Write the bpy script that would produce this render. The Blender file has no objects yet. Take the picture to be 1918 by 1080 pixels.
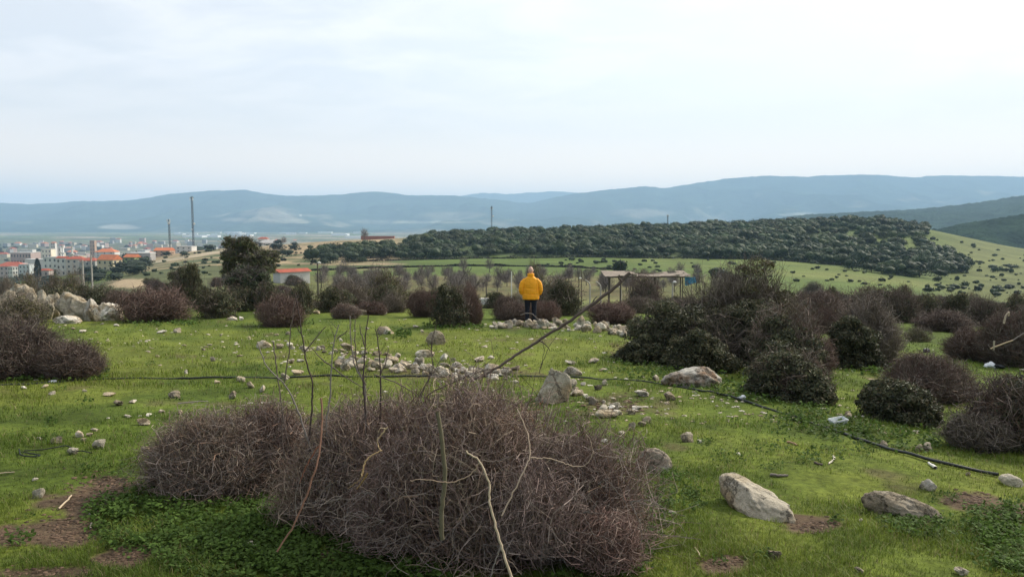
import bpy, bmesh, math, random
import numpy as np
from mathutils import Vector, Matrix

# ============================================================ camera, light
F = 1420.0; CX, CY = 959.0, 540.0; HORIZON = 420.0
PITCH = math.atan((CY - HORIZON) / F)
scene = bpy.context.scene
col = scene.collection
cam_d = bpy.data.cameras.new("camera"); cam = bpy.data.objects.new("camera", cam_d)
col.objects.link(cam); scene.camera = cam
cam_d.sensor_width = 36.0; cam_d.lens = 36.0 * F / 1918.0
cam_d.clip_start = 0.1; cam_d.clip_end = 60000
cam.location = (0, 0, 0); cam.rotation_euler = (math.pi / 2 - PITCH, 0, 0)

SUN_EL, SUN_AZ = math.radians(38), math.radians(52)      # azimuth: clockwise from +Y
SUN = Vector((math.sin(SUN_AZ) * math.cos(SUN_EL), math.cos(SUN_AZ) * math.cos(SUN_EL), math.sin(SUN_EL)))
sl = bpy.data.lights.new("sun", 'SUN'); sl.energy = 4.4; sl.angle = math.radians(1.5); sl.color = (1, .93, .80)
so = bpy.data.objects.new("sun", sl); col.objects.link(so)
so.rotation_euler = SUN.to_track_quat('Z', 'Y').to_euler()

world = bpy.data.worlds.new("World"); scene.world = world; world.use_nodes = True
def build_world():
    nt = world.node_tree; N = nt.nodes; L = nt.links; N.clear()
    out = N.new('ShaderNodeOutputWorld')
    sky = N.new('ShaderNodeTexSky'); sky.sky_type = 'NISHITA'; sky.sun_disc = False
    sky.sun_elevation = SUN_EL; sky.sun_rotation = SUN_AZ; sky.air_density = 1.0; sky.dust_density = 2.5
    b1 = N.new('ShaderNodeBackground'); b1.inputs[1].default_value = 0.15
    L.new(sky.outputs[0], b1.inputs[0])
    tc = N.new('ShaderNodeTexCoord')
    sep = N.new('ShaderNodeSeparateXYZ'); L.new(tc.outputs['Generated'], sep.inputs[0])
    # project direction on a cloud layer plane
    add = N.new('ShaderNodeMath'); add.operation = 'ADD'; add.inputs[1].default_value = .18
    absz = N.new('ShaderNodeMath'); absz.operation = 'ABSOLUTE'; L.new(sep.outputs[2], absz.inputs[0]); L.new(absz.outputs[0], add.inputs[0])
    dx = N.new('ShaderNodeMath'); dx.operation = 'DIVIDE'; L.new(sep.outputs[0], dx.inputs[0]); L.new(add.outputs[0], dx.inputs[1])
    dy = N.new('ShaderNodeMath'); dy.operation = 'DIVIDE'; L.new(sep.outputs[1], dy.inputs[0]); L.new(add.outputs[0], dy.inputs[1])
    cmb = N.new('ShaderNodeCombineXYZ'); L.new(dx.outputs[0], cmb.inputs[0]); L.new(dy.outputs[0], cmb.inputs[1])
    n1 = N.new('ShaderNodeTexNoise'); n1.inputs['Scale'].default_value = 2.3; n1.inputs['Detail'].default_value = 5
    n1.inputs['Roughness'].default_value = .5; n1.inputs['Distortion'].default_value = .35
    mp = N.new('ShaderNodeMapping'); mp.inputs['Rotation'].default_value = (0, 0, .5); mp.inputs['Scale'].default_value = (1, 1.5, 1); mp.inputs['Location'].default_value = (3.3, 1.2, 0)
    L.new(cmb.outputs[0], mp.inputs[0]); L.new(mp.outputs[0], n1.inputs[0])
    r1 = N.new('ShaderNodeMapRange'); r1.inputs['From Min'].default_value = .40; r1.inputs['From Max'].default_value = .60
    r1.inputs['To Min'].default_value = .76; r1.inputs['To Max'].default_value = .97
    L.new(n1.outputs[0], r1.inputs[0])
    # veil thickens toward the horizon
    hz = N.new('ShaderNodeMapRange'); hz.inputs['From Min'].default_value = .08; hz.inputs['From Max'].default_value = .19
    hz.inputs['To Min'].default_value = 1; hz.inputs['To Max'].default_value = 0; L.new(sep.outputs[2], hz.inputs[0])
    mx = N.new('ShaderNodeMix'); mx.data_type = 'FLOAT'; L.new(hz.outputs[0], mx.inputs[0]); L.new(r1.outputs[0], mx.inputs[2]); mx.inputs[3].default_value = .97
    # brighter toward the sun
    dot = N.new('ShaderNodeVectorMath'); dot.operation = 'DOT_PRODUCT'; L.new(tc.outputs['Generated'], dot.inputs[0]); dot.inputs[1].default_value = SUN
    g = N.new('ShaderNodeMapRange'); g.interpolation_type = 'SMOOTHSTEP'; g.inputs['From Min'].default_value = .15; g.inputs['From Max'].default_value = .8
    g.inputs['To Min'].default_value = 0; g.inputs['To Max'].default_value = 1; L.new(dot.outputs['Value'], g.inputs[0])
    cr = N.new('ShaderNodeMix'); cr.data_type = 'RGBA'; cr.inputs[7].default_value = (1.10, 1.12, 1.13, 1); L.new(g.outputs[0], cr.inputs[0])
    # away from the sun the veil is dimmer and bluer
    g2 = N.new('ShaderNodeMapRange'); g2.interpolation_type = 'SMOOTHSTEP'; g2.inputs['From Min'].default_value = -.35; g2.inputs['From Max'].default_value = .08; L.new(dot.outputs['Value'], g2.inputs[0])
    c0 = N.new('ShaderNodeMix'); c0.data_type = 'RGBA'; c0.inputs[6].default_value = (.30, .36, .45, 1); c0.inputs[7].default_value = (.96, .97, 1.0, 1); L.new(g2.outputs[0], c0.inputs[0]); L.new(c0.outputs[2], cr.inputs[6])
    # horizon veil is a touch warmer and duller
    cr2 = N.new('ShaderNodeMix'); cr2.data_type = 'RGBA'; cr2.blend_type = 'MULTIPLY'; cr2.inputs[7].default_value = (1.0, .95, .89, 1)
    L.new(hz.outputs[0], cr2.inputs[0]); L.new(cr.outputs[2], cr2.inputs[6])
    # low band of bright dusty air right on the horizon
    lo = N.new('ShaderNodeMapRange'); lo.interpolation_type = 'SMOOTHSTEP'; lo.inputs['From Min'].default_value = .02; lo.inputs['From Max'].default_value = .14; lo.inputs['To Min'].default_value = 1; lo.inputs['To Max'].default_value = 0; L.new(sep.outputs[2], lo.inputs[0])
    cr3 = N.new('ShaderNodeMix'); cr3.data_type = 'RGBA'; cr3.blend_type = 'MULTIPLY'; cr3.inputs[7].default_value = (1.65, 1.36, 1.08, 1); cr3.clamp_result = False
    L.new(lo.outputs[0], cr3.inputs[0]); L.new(cr2.outputs[2], cr3.inputs[6]); cr2 = cr3
    b2 = N.new('ShaderNodeBackground'); L.new(cr2.outputs[2], b2.inputs[0]); b2.inputs[1].default_value = 1.0
    ms = N.new('ShaderNodeMixShader'); L.new(mx.outputs[0], ms.inputs[0]); L.new(b1.outputs[0], ms.inputs[1]); L.new(b2.outputs[0], ms.inputs[2])
    L.new(ms.outputs[0], out.inputs[0])
build_world()
vs = scene.view_settings; vs.view_transform = 'Standard'; vs.look = 'None'; vs.gamma = 1; vs.exposure = 0.1; vs.use_curve_mapping = False
cy = scene.cycles
cy.use_denoising = True; cy.max_bounces = 6; cy.diffuse_bounces = 3; cy.glossy_bounces = 2; cy.transmission_bounces = 2
cy.transparent_max_bounces = 8; cy.volume_bounces = 1; cy.caustics_reflective = False; cy.caustics_refractive = False

# ============================================================ helpers
random.seed(7)
def RNG(s): return np.random.default_rng(s)
def tag(o, label=None, cat=None, group=None, kind=None):
    if label: o['label'] = label
    if cat: o['category'] = cat
    if group: o['group'] = group
    if kind: o['kind'] = kind
    return o
def hsh(ix, iy, iz, seed):
    h = (ix.astype(np.uint32) * np.uint32(374761393) + iy.astype(np.uint32) * np.uint32(668265263)
         + iz.astype(np.uint32) * np.uint32(2147483647) + np.uint32(seed * 974711 & 0xffffffff))
    h = (h ^ (h >> np.uint32(13))) * np.uint32(1274126177)
    h = (h ^ (h >> np.uint32(16))) * np.uint32(2246822519)
    return ((h ^ (h >> np.uint32(15))) & np.uint32(0xffffff)).astype(np.float64) / float(0xffffff)
def vnoise(x, y, z=None, seed=0):
    x = np.asarray(x, float); y = np.asarray(y, float); z = np.zeros_like(x) if z is None else np.asarray(z, float)
    fx, fy, fz = np.floor(x), np.floor(y), np.floor(z)
    tx, ty, tz = x - fx, y - fy, z - fz
    tx, ty, tz = [t * t * (3 - 2 * t) for t in (tx, ty, tz)]
    ix, iy, iz = [(f.astype(np.int64) + 100000) for f in (fx, fy, fz)]
    def c(a, b, d): return hsh(ix + a, iy + b, iz + d, seed)
    x00 = c(0,0,0) * (1-tx) + c(1,0,0) * tx; x10 = c(0,1,0) * (1-tx) + c(1,1,0) * tx
    x01 = c(0,0,1) * (1-tx) + c(1,0,1) * tx; x11 = c(0,1,1) * (1-tx) + c(1,1,1) * tx
    return ((x00 * (1-ty) + x10 * ty) * (1-tz) + (x01 * (1-ty) + x11 * ty) * tz) * 2 - 1
def fbm(x, y, z=None, seed=0, oct=4):
    s = 0; a = 1; t = 0
    for i in range(oct):
        k = 2 ** i
        s = s + a * vnoise(np.asarray(x) * k, np.asarray(y) * k, None if z is None else np.asarray(z) * k, seed + i); t += a; a *= .5
    return s / t
def sstep(a, b, x): t = np.clip((np.asarray(x, float) - a) / (b - a), 0, 1); return t * t * (3 - 2 * t)

def mesh(name, V, Fa, mat, parent=None, smooth=False, colr=None, link=True, loc=None):
    """V (n,3); Fa (m,k) or list of such arrays; colr (n,3) linear per vertex."""
    V = np.asarray(V, np.float32).reshape(-1, 3)
    Fl = Fa if isinstance(Fa, list) else [Fa]
    Fl = [np.asarray(f, np.int32) for f in Fl if len(f)]
    me = bpy.data.meshes.new(name)
    me.vertices.add(len(V)); me.vertices.foreach_set('co', V.ravel())
    nl = sum(f.size for f in Fl); npoly = sum(len(f) for f in Fl)
    me.loops.add(nl); me.loops.foreach_set('vertex_index', np.concatenate([f.ravel() for f in Fl]))
    me.polygons.add(npoly)
    tot = np.concatenate([np.full(len(f), f.shape[1], np.int32) for f in Fl])
    st = np.concatenate([[0], np.cumsum(tot)[:-1]]).astype(np.int32)
    me.polygons.foreach_set('loop_start', st); me.polygons.foreach_set('loop_total', tot)
    me.polygons.foreach_set('use_smooth', np.full(npoly, bool(smooth)))
    me.update(calc_edges=True)
    if colr is not None:
        a = me.color_attributes.new('col', 'FLOAT_COLOR', 'POINT')
        c = np.ones((len(V), 4), np.float32); c[:, :3] = colr; a.data.foreach_set('color', c.ravel())
    for m in (mat if isinstance(mat, (list, tuple)) else [mat]): me.materials.append(m)
    o = bpy.data.objects.new(name, me)
    if link: col.objects.link(o)
    if parent: o.parent = parent
    if loc is not None: o.location = loc
    return o
def empty(name, loc=(0,0,0), rz=0, link=True):
    o = bpy.data.objects.new(name, None); o.empty_display_size = .2
    if link: col.objects.link(o)
    o.location = loc; o.rotation_euler = (0, 0, rz); return o
def copy_tree(o, parent=None):
    c = o.copy(); col.objects.link(c)
    if parent is not None: c.parent = parent
    for ch in o.children: copy_tree(ch, c)
    return c

# --- pixel <-> world (the photograph's own 1918x1080 pixels); used to lay the place out
CP, SP = math.cos(PITCH), math.sin(PITCH)
def ray(px, py):
    a = (np.asarray(px, float) - CX) / F; b = -(np.asarray(py, float) - CY) / F
    return a, CP + b * SP, -SP + b * CP            # x, y, z
def at(px, py, Y):
    x, y, z = ray(px, py); k = Y / y
    return np.stack([x * k, np.broadcast_to(Y, np.shape(x * k)) * 1.0, z * k], -1)
def proj(x, y, z):
    d = y * CP - z * SP; v = y * SP + z * CP
    return CX + F * x / d, CY - F * v / d
def pxm(Y): return Y / F                           # metres per photo pixel at depth Y

# ============================================================ terrain
COLS = [-500, 0, 120, 240, 360, 480, 600, 720, 840, 960, 1200, 1440, 1560, 1680, 1800, 1918, 2400]
ROWS = {
 45: [600,592,590,590,588,588,588,588,588,588,590,600,604,606,608,610,615],
 60: [605,598,595,592,590,588,587,587,587,587,588,594,598,600,602,605,612],
 80: [610,598,594,588,582,580,578,578,577,576,577,582,586,590,594,598,608],
 100:[612,596,592,572,566,566,566,566,566,565,566,570,574,580,586,592,604],
 150:[606,588,580,540,533,535,540,542,541,540,541,545,552,560,568,576,590],
 200:[600,578,566,524,516,516,520,521,520,520,521,526,532,540,552,560,575],
 250:[592,566,553,517,506,505,507,507,506,505,505,508,513,520,534,544,560],
 300:[583,556,543,511,498,496,494,493,493,492,492,494,497,503,517,528,545],
 350:[575,549,537,506,490,487,486,484,484,482,481,480,480,484,500,512,530],
 450:[562,537,524,498,476,471,466,459,455,452,448,444,439,439,462,484,505],
 550:[553,529,514,492,468,460,452,447,441,438,428,420,414,412,438,465,490],
 620:[550,525,511,488,470,462,451,447,445,445,440,436,432,432,450,472,495],
 800:[530,511,500,488,484,480,480,480,480,480,480,480,480,480,480,482,495],
}
def z_of(py, Y): return -Y * math.tan(math.atan((py - CY) / F) + PITCH)
def near_z(x, Y):
    Yc = np.clip(Y, 0, 60)
    return -1.65 - 0.060 * Yc - 0.045 * np.clip(x - 1.5, 0, 30) * sstep(1, 8, Yc) * (1 - .5 * sstep(8, 30, x))
NU, NL = 480, 620
U0, U1 = -1.05, 1.03
L0, L1 = math.log(28.0), math.log(3000.0)
def build_grid():
    ys = sorted(ROWS); us = np.array([(c - CX) / F for c in COLS])
    ug = np.linspace(U0, U1, NU); lg = np.linspace(L0, L1, NL); Yg = np.exp(lg)
    rows_Y = [28.0, 32.0] + ys + [1100, 1500, 3000]
    tab = []
    for Y in rows_Y:
        if Y < 40: tab.append(near_z(ug * Y, np.full(NU, Y)))
        elif Y in ROWS: tab.append(np.interp(ug, us, [z_of(p, Y) for p in ROWS[Y]]))
        elif Y == 1100: tab.append(np.full(NU, -57.0))
        else: tab.append(np.full(NU, -60.0))
    tab = np.array(tab)
    G = np.empty((NU, NL)); lr = np.log(rows_Y)
    for i in range(NU): G[i] = np.interp(lg, lr, tab[:, i])
    def blur(A, r, ax):
        k = np.exp(-.5 * (np.arange(-3*r, 3*r+1) / r) ** 2); k /= k.sum()
        P = np.apply_along_axis(lambda v: np.convolve(np.pad(v, 3*r, mode='edge'), k, 'valid'), ax, A); return P
    return blur(blur(G, 6, 0), 7, 1)
GRID = build_grid()
def h(x, y):
    x = np.asarray(x, float); y = np.asarray(y, float)
    Y = np.maximum(y, .5)
    zn = near_z(x, Y)
    u = np.clip(x / Y, U0, U1); l = np.clip(np.log(Y), L0, L1)
    fu = (u - U0) / (U1 - U0) * (NU - 1); fl = (l - L0) / (L1 - L0) * (NL - 1)
    iu = np.minimum(fu.astype(int), NU - 2); il = np.minimum(fl.astype(int), NL - 2); a = fu - iu; b = fl - il
    zf = (GRID[iu, il] * (1-a) + GRID[iu+1, il] * a) * (1-b) + (GRID[iu, il+1] * (1-a) + GRID[iu+1, il+1] * a) * b
    w = sstep(29, 40, Y)
    z = zn * (1 - w) + zf * w
    am = np.clip(Y / 30, .25, 8)
    z = z + (.045 * fbm(x * 1.1, y * 1.1, seed=3, oct=3) + .014 * fbm(x * 4.5, y * 4.5, seed=4, oct=2)) * sstep(1, 4, Y) * (1 - sstep(300, 800, Y)) \
          + .06 * am * fbm(x / (3 + am * 4), y / (3 + am * 4), seed=5, oct=3) * (1 - sstep(900, 1500, Y))
    return z
LOGY = np.exp(np.linspace(math.log(1.8), math.log(3000), 900))
def gp(px, py, ymin=1.8):
    """ground point under a pixel (first hit)."""
    x, y, z = ray(px, py); k = LOGY / y
    d = z * k - h(x * k, LOGY)
    ok = (d <= 0) & (LOGY > ymin)
    if not ok.any(): i = len(LOGY) - 1; t = LOGY[i]
    else:
        i = int(np.argmax(ok))
        t = LOGY[i] if i == 0 else LOGY[i-1] + (LOGY[i] - LOGY[i-1]) * d[i-1] / max(d[i-1] - d[i], 1e-9)
    k = t / y; X = x * k
    return np.array([X, t, float(h(X, t))])
def gx(px, Y):
    """ground point in column px at depth Y."""
    X = (px - CX) / F * Y * 1.0
    for _ in range(3):
        z = float(h(X, Y)); X = (px - CX) / F * (Y * CP - z * SP)
    return np.array([X, Y, float(h(X, Y))])
def top_z(px, py, Y): return float(at(px, py, Y)[2])

# ============================================================ materials
def new_mat(name):
    m = bpy.data.materials.new(name); m.use_nodes = True
    nt = m.node_tree; b = nt.nodes['Principled BSDF']; return m, nt, b
def mat_plain(name, c, rough=.85, noise=.15, scale=8.0, metal=0, spec=.3, bump=0):
    m, nt, b = new_mat(name); N = nt.nodes; L = nt.links
    g = N.new('ShaderNodeNewGeometry'); n = N.new('ShaderNodeTexNoise'); n.inputs['Scale'].default_value = scale; n.inputs['Detail'].default_value = 5
    L.new(g.outputs['Position'], n.inputs[0])
    r = N.new('ShaderNodeMapRange'); r.inputs['To Min'].default_value = 1 - noise * 1.6; r.inputs['To Max'].default_value = 1 + noise * 1.6
    r.inputs['From Min'].default_value = .25; r.inputs['From Max'].default_value = .75; L.new(n.outputs[0], r.inputs[0])
    mu = N.new('ShaderNodeVectorMath'); mu.operation = 'SCALE'; mu.inputs[0].default_value = c; L.new(r.outputs[0], mu.inputs['Scale'])
    L.new(mu.outputs[0], b.inputs['Base Color']); b.inputs['Roughness'].default_value = rough; b.inputs['Metallic'].default_value = metal
    b.inputs['Specular IOR Level'].default_value = spec
    if bump:
        bp = N.new('ShaderNodeBump'); bp.inputs['Strength'].default_value = bump; bp.inputs['Distance'].default_value = .02
        L.new(n.outputs[0], bp.inputs['Height']); L.new(bp.outputs[0], b.inputs['Normal'])
    return m
def mat_attr(name, rough=.8, vary=.25, transl=0.0, spec=.25, tint=(1, 1, 1), nscale=None):
    """colour from the 'col' attribute, each object a little lighter or darker."""
    m, nt, b = new_mat(name); N = nt.nodes; L = nt.links
    a = N.new('ShaderNodeAttribute'); a.attribute_name = 'col'
    oi = N.new('ShaderNodeObjectInfo')
    r = N.new('ShaderNodeMapRange'); r.inputs['To Min'].default_value = 1 - vary; r.inputs['To Max'].default_value = 1 + vary
    L.new(oi.outputs['Random'], r.inputs[0])
    mu = N.new('ShaderNodeVectorMath'); mu.operation = 'SCALE'; L.new(a.outputs['Color'], mu.inputs[0]); L.new(r.outputs[0], mu.inputs['Scale'])
    m2 = N.new('ShaderNodeVectorMath'); m2.operation = 'MULTIPLY'; L.new(mu.outputs[0], m2.inputs[0]); m2.inputs[1].default_value = tint
    L.new(m2.outputs[0], b.inputs['Base Color']); b.inputs['Roughness'].default_value = rough; b.inputs['Specular IOR Level'].default_value = spec
    if transl:
        t = N.new('ShaderNodeBsdfTranslucent'); L.new(m2.outputs[0], t.inputs[0])
        ms = N.new('ShaderNodeMixShader'); ms.inputs[0].default_value = transl
        L.new(b.outputs[0], ms.inputs[1]); L.new(t.outputs[0], ms.inputs[2]); L.new(ms.outputs[0], nt.nodes['Material Output'].inputs[0])
    return m
def mat_ground():
    m, nt, b = new_mat('ground_cover'); N = nt.nodes; L = nt.links
    a = N.new('ShaderNodeAttribute'); a.attribute_name = 'col'
    g = N.new('ShaderNodeNewGeometry')
    def nz(scale, det, lo, hi):
        n = N.new('ShaderNodeTexNoise'); n.inputs['Scale'].default_value = scale; n.inputs['Detail'].default_value = det; n.inputs['Roughness'].default_value = .65
        L.new(g.outputs['Position'], n.inputs[0])
        r = N.new('ShaderNodeMapRange'); r.inputs['From Min'].default_value = .3; r.inputs['From Max'].default_value = .7
        r.inputs['To Min'].default_value = lo; r.inputs['To Max'].default_value = hi; L.new(n.outputs[0], r.inputs[0]); return n, r
    n1, r1 = nz(14, 6, .55, 1.45); n2, r2 = nz(1.3, 5, .78, 1.22); n3, r3 = nz(.06, 6, .8, 1.2)
    mu = N.new('ShaderNodeMath'); mu.operation = 'MULTIPLY'; L.new(r1.outputs[0], mu.inputs[0]); L.new(r2.outputs[0], mu.inputs[1])
    mv = N.new('ShaderNodeMath'); mv.operation = 'MULTIPLY'; L.new(mu.outputs[0], mv.inputs[0]); L.new(r3.outputs[0], mv.inputs[1])
    sc = N.new('ShaderNodeVectorMath'); sc.operation = 'SCALE'; L.new(a.outputs['Color'], sc.inputs[0]); L.new(mv.outputs[0], sc.inputs['Scale'])
    L.new(sc.outputs[0], b.inputs['Base Color']); b.inputs['Roughness'].default_value = .95; b.inputs['Specular IOR Level'].default_value = .1
    bp = N.new('ShaderNodeBump'); bp.inputs['Strength'].default_value = .6; bp.inputs['Distance'].default_value = .05
    L.new(n1.outputs[0], bp.inputs['Height']); L.new(bp.outputs[0], b.inputs['Normal'])
    return m
def mat_rock(name='limestone', pale=(.80, .73, .62), tan=(.52, .41, .28), dark=(.13, .12, .10), tanamt=.5, sc=1.0):
    m, nt, b = new_mat(name); N = nt.nodes; L = nt.links
    g = N.new('ShaderNodeNewGeometry'); oi = N.new('ShaderNodeObjectInfo')
    def nz(scale, det, lo, hi, rough=.6):
        n = N.new('ShaderNodeTexNoise'); n.inputs['Scale'].default_value = scale * sc; n.inputs['Detail'].default_value = det; n.inputs['Roughness'].default_value = rough
        L.new(g.outputs['Position'], n.inputs[0])
        r = N.new('ShaderNodeMapRange'); r.inputs['From Min'].default_value = lo; r.inputs['From Max'].default_value = hi; L.new(n.outputs[0], r.inputs[0]); return n, r
    n1, r1 = nz(2.3, 6, .5 - tanamt * .12, .5 - tanamt * .12 + .16)
    n2, r2 = nz(9, 8, .58, .70, .7)
    n3, r3 = nz(30, 6, .25, .75, .7); n5, r5 = nz(4.5, 8, .3, .7, .75); r5.inputs['To Min'].default_value = .6; r5.inputs['To Max'].default_value = 1.12
    c1 = N.new('ShaderNodeMix'); c1.data_type = 'RGBA'; c1.inputs[6].default_value = (*tan, 1); c1.inputs[7].default_value = (*pale, 1); L.new(r1.outputs[0], c1.inputs[0])
    c2 = N.new('ShaderNodeMix'); c2.data_type = 'RGBA'; L.new(r2.outputs[0], c2.inputs[0]); L.new(c1.outputs[2], c2.inputs[6]); c2.inputs[7].default_value = (*dark, 1)
    rr = N.new('ShaderNodeMapRange'); rr.inputs['To Min'].default_value = .72; rr.inputs['To Max'].default_value = 1.2; L.new(oi.outputs['Random'], rr.inputs[0])
    r4 = N.new('ShaderNodeMapRange'); r4.inputs['To Min'].default_value = .75; r4.inputs['To Max'].default_value = 1.22; L.new(r3.outputs[0], r4.inputs[0])
    mu = N.new('ShaderNodeMath'); mu.operation = 'MULTIPLY'; L.new(rr.outputs[0], mu.inputs[0]); L.new(r4.outputs[0], mu.inputs[1]); mu2 = N.new('ShaderNodeMath'); mu2.operation = 'MULTIPLY'; L.new(mu.outputs[0], mu2.inputs[0]); L.new(r5.outputs[0], mu2.inputs[1]); mu = mu2
    vo = N.new('ShaderNodeTexVoronoi'); vo.feature = 'DISTANCE_TO_EDGE'; vo.inputs['Scale'].default_value = 2.6; wv = N.new('ShaderNodeVectorMath'); wv.operation = 'MULTIPLY_ADD'; wv.inputs[1].default_value = (.45, .45, .45)
    L.new(n5.outputs['Color'], wv.inputs[0]); L.new(g.outputs['Position'], wv.inputs[2]); L.new(wv.outputs[0], vo.inputs['Vector']); rv = N.new('ShaderNodeMapRange'); rv.inputs['From Max'].default_value = .035; rv.inputs['To Min'].default_value = .4; L.new(vo.outputs['Distance'], rv.inputs[0])
    mu3 = N.new('ShaderNodeMath'); mu3.operation = 'MULTIPLY'; L.new(mu.outputs[0], mu3.inputs[0]); L.new(rv.outputs[0], mu3.inputs[1]); mu = mu3
    s = N.new('ShaderNodeVectorMath'); s.operation = 'SCALE'; L.new(c2.outputs[2], s.inputs[0]); L.new(mu.outputs[0], s.inputs['Scale'])
    L.new(s.outputs[0], b.inputs['Base Color']); b.inputs['Roughness'].default_value = .9; b.inputs['Specular IOR Level'].default_value = .2
    ad = N.new('ShaderNodeMath'); ad.operation = 'ADD'; L.new(n2.outputs[0], ad.inputs[0]); L.new(n3.outputs[0], ad.inputs[1]); ad2 = N.new('ShaderNodeMath'); ad2.operation = 'ADD'; L.new(ad.outputs[0], ad2.inputs[0]); L.new(rv.outputs[0], ad2.inputs[1]); ad = ad2
    bp = N.new('ShaderNodeBump'); bp.inputs['Strength'].default_value = .8; bp.inputs['Distance'].default_value = .03; L.new(ad.outputs[0], bp.inputs['Height'])
    L.new(bp.outputs[0], b.inputs['Normal'])
    return m
M_ground = mat_ground()
M_rock = mat_rock()
M_rock_tan = mat_rock('tan_limestone', pale=(.50, .44, .34), tan=(.34, .26, .16), tanamt=1.0)
M_rock_grey = mat_rock('grey_speckled_stone', pale=(.46, .41, .33), tan=(.33, .27, .19), tanamt=.3)
M_leaf = mat_attr('evergreen_leaves', .6, .22, .18, .25)
M_oak = mat_attr('oak_leaves', .7, .42, .0, .2)
M_twig = mat_attr('bare_twigs', .85, .18, tint=(1.0, .97, .92))
M_bark = mat_attr('bark', .9, .1)
M_grass = mat_attr('grass_blades', .6, 0, .35, .25)
M_weed = mat_attr('weed_leaves', .7, 0, .35, .12)

# ============================================================ ground sheet
NEARG = np.array([.078, .112, .016])
DIRT = [(185, 925, 75, 24), (130, 985, 70, 26), (150, 950, 95, 34), (110, 1010, 60, 18), (205, 905, 55, 18), (225, 1048, 45, 14), (100, 1075, 90, 14), (20, 1000, 40, 16), (1522, 985, 48, 14), (1820, 935, 45, 14), (1350, 1055, 45, 16),
        (1150, 760, 95, 22), (1185, 655, 40, 12), (880, 700, 150, 14), (1890, 960, 40, 12), (560, 1040, 60, 12), (930, 1060, 60, 20), (270, 1030, 60, 12)]
def dirt_mask(x, y, z, px, py):
    m = np.zeros_like(px)
    n = fbm(x * 2.6, y * 2.6, seed=31, oct=5) * 1.5
    for (cx, cy_, rx, ry) in DIRT:
        d = np.sqrt(((px - cx) / rx) ** 2 + ((py - cy_) / ry) ** 2)
        amt = .55 if cy_ < 800 else 1
        m = np.maximum(m, amt * sstep(1.15, .7, d + n * .75))
    m = np.maximum(m, .55 * sstep(.36, .62, fbm(x * 1.3, y * 1.3, seed=37, oct=4)))
    return m * (y < 32)
def inpoly(P, x, y):
    P = np.array(P, float); c = np.zeros(len(x), bool); j = len(P) - 1
    for i in range(len(P)):
        k = ((P[i, 1] > y) != (P[j, 1] > y)) & (x < (P[j, 0] - P[i, 0]) * (y - P[i, 1]) / (P[j, 1] - P[i, 1] + 1e-12) + P[i, 0]); c ^= k; j = i
    return c
FOREST = [(555,489),(600,480),(660,474),(760,466),(800,452),(850,444),(960,440),(1100,434),(1200,430),(1300,425),(1400,421),(1500,417),(1560,414),(1600,414),(1630,424),(1622,436),(1650,452),(1690,462),(1700,478),(1740,487),(1795,493),(1802,508),(1760,517),(1660,517),(1600,504),(1520,492),(1440,486),(1300,483),(1200,481),(1080,480),(960,479),(860,480),(760,485),(680,488),(620,492)]
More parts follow.
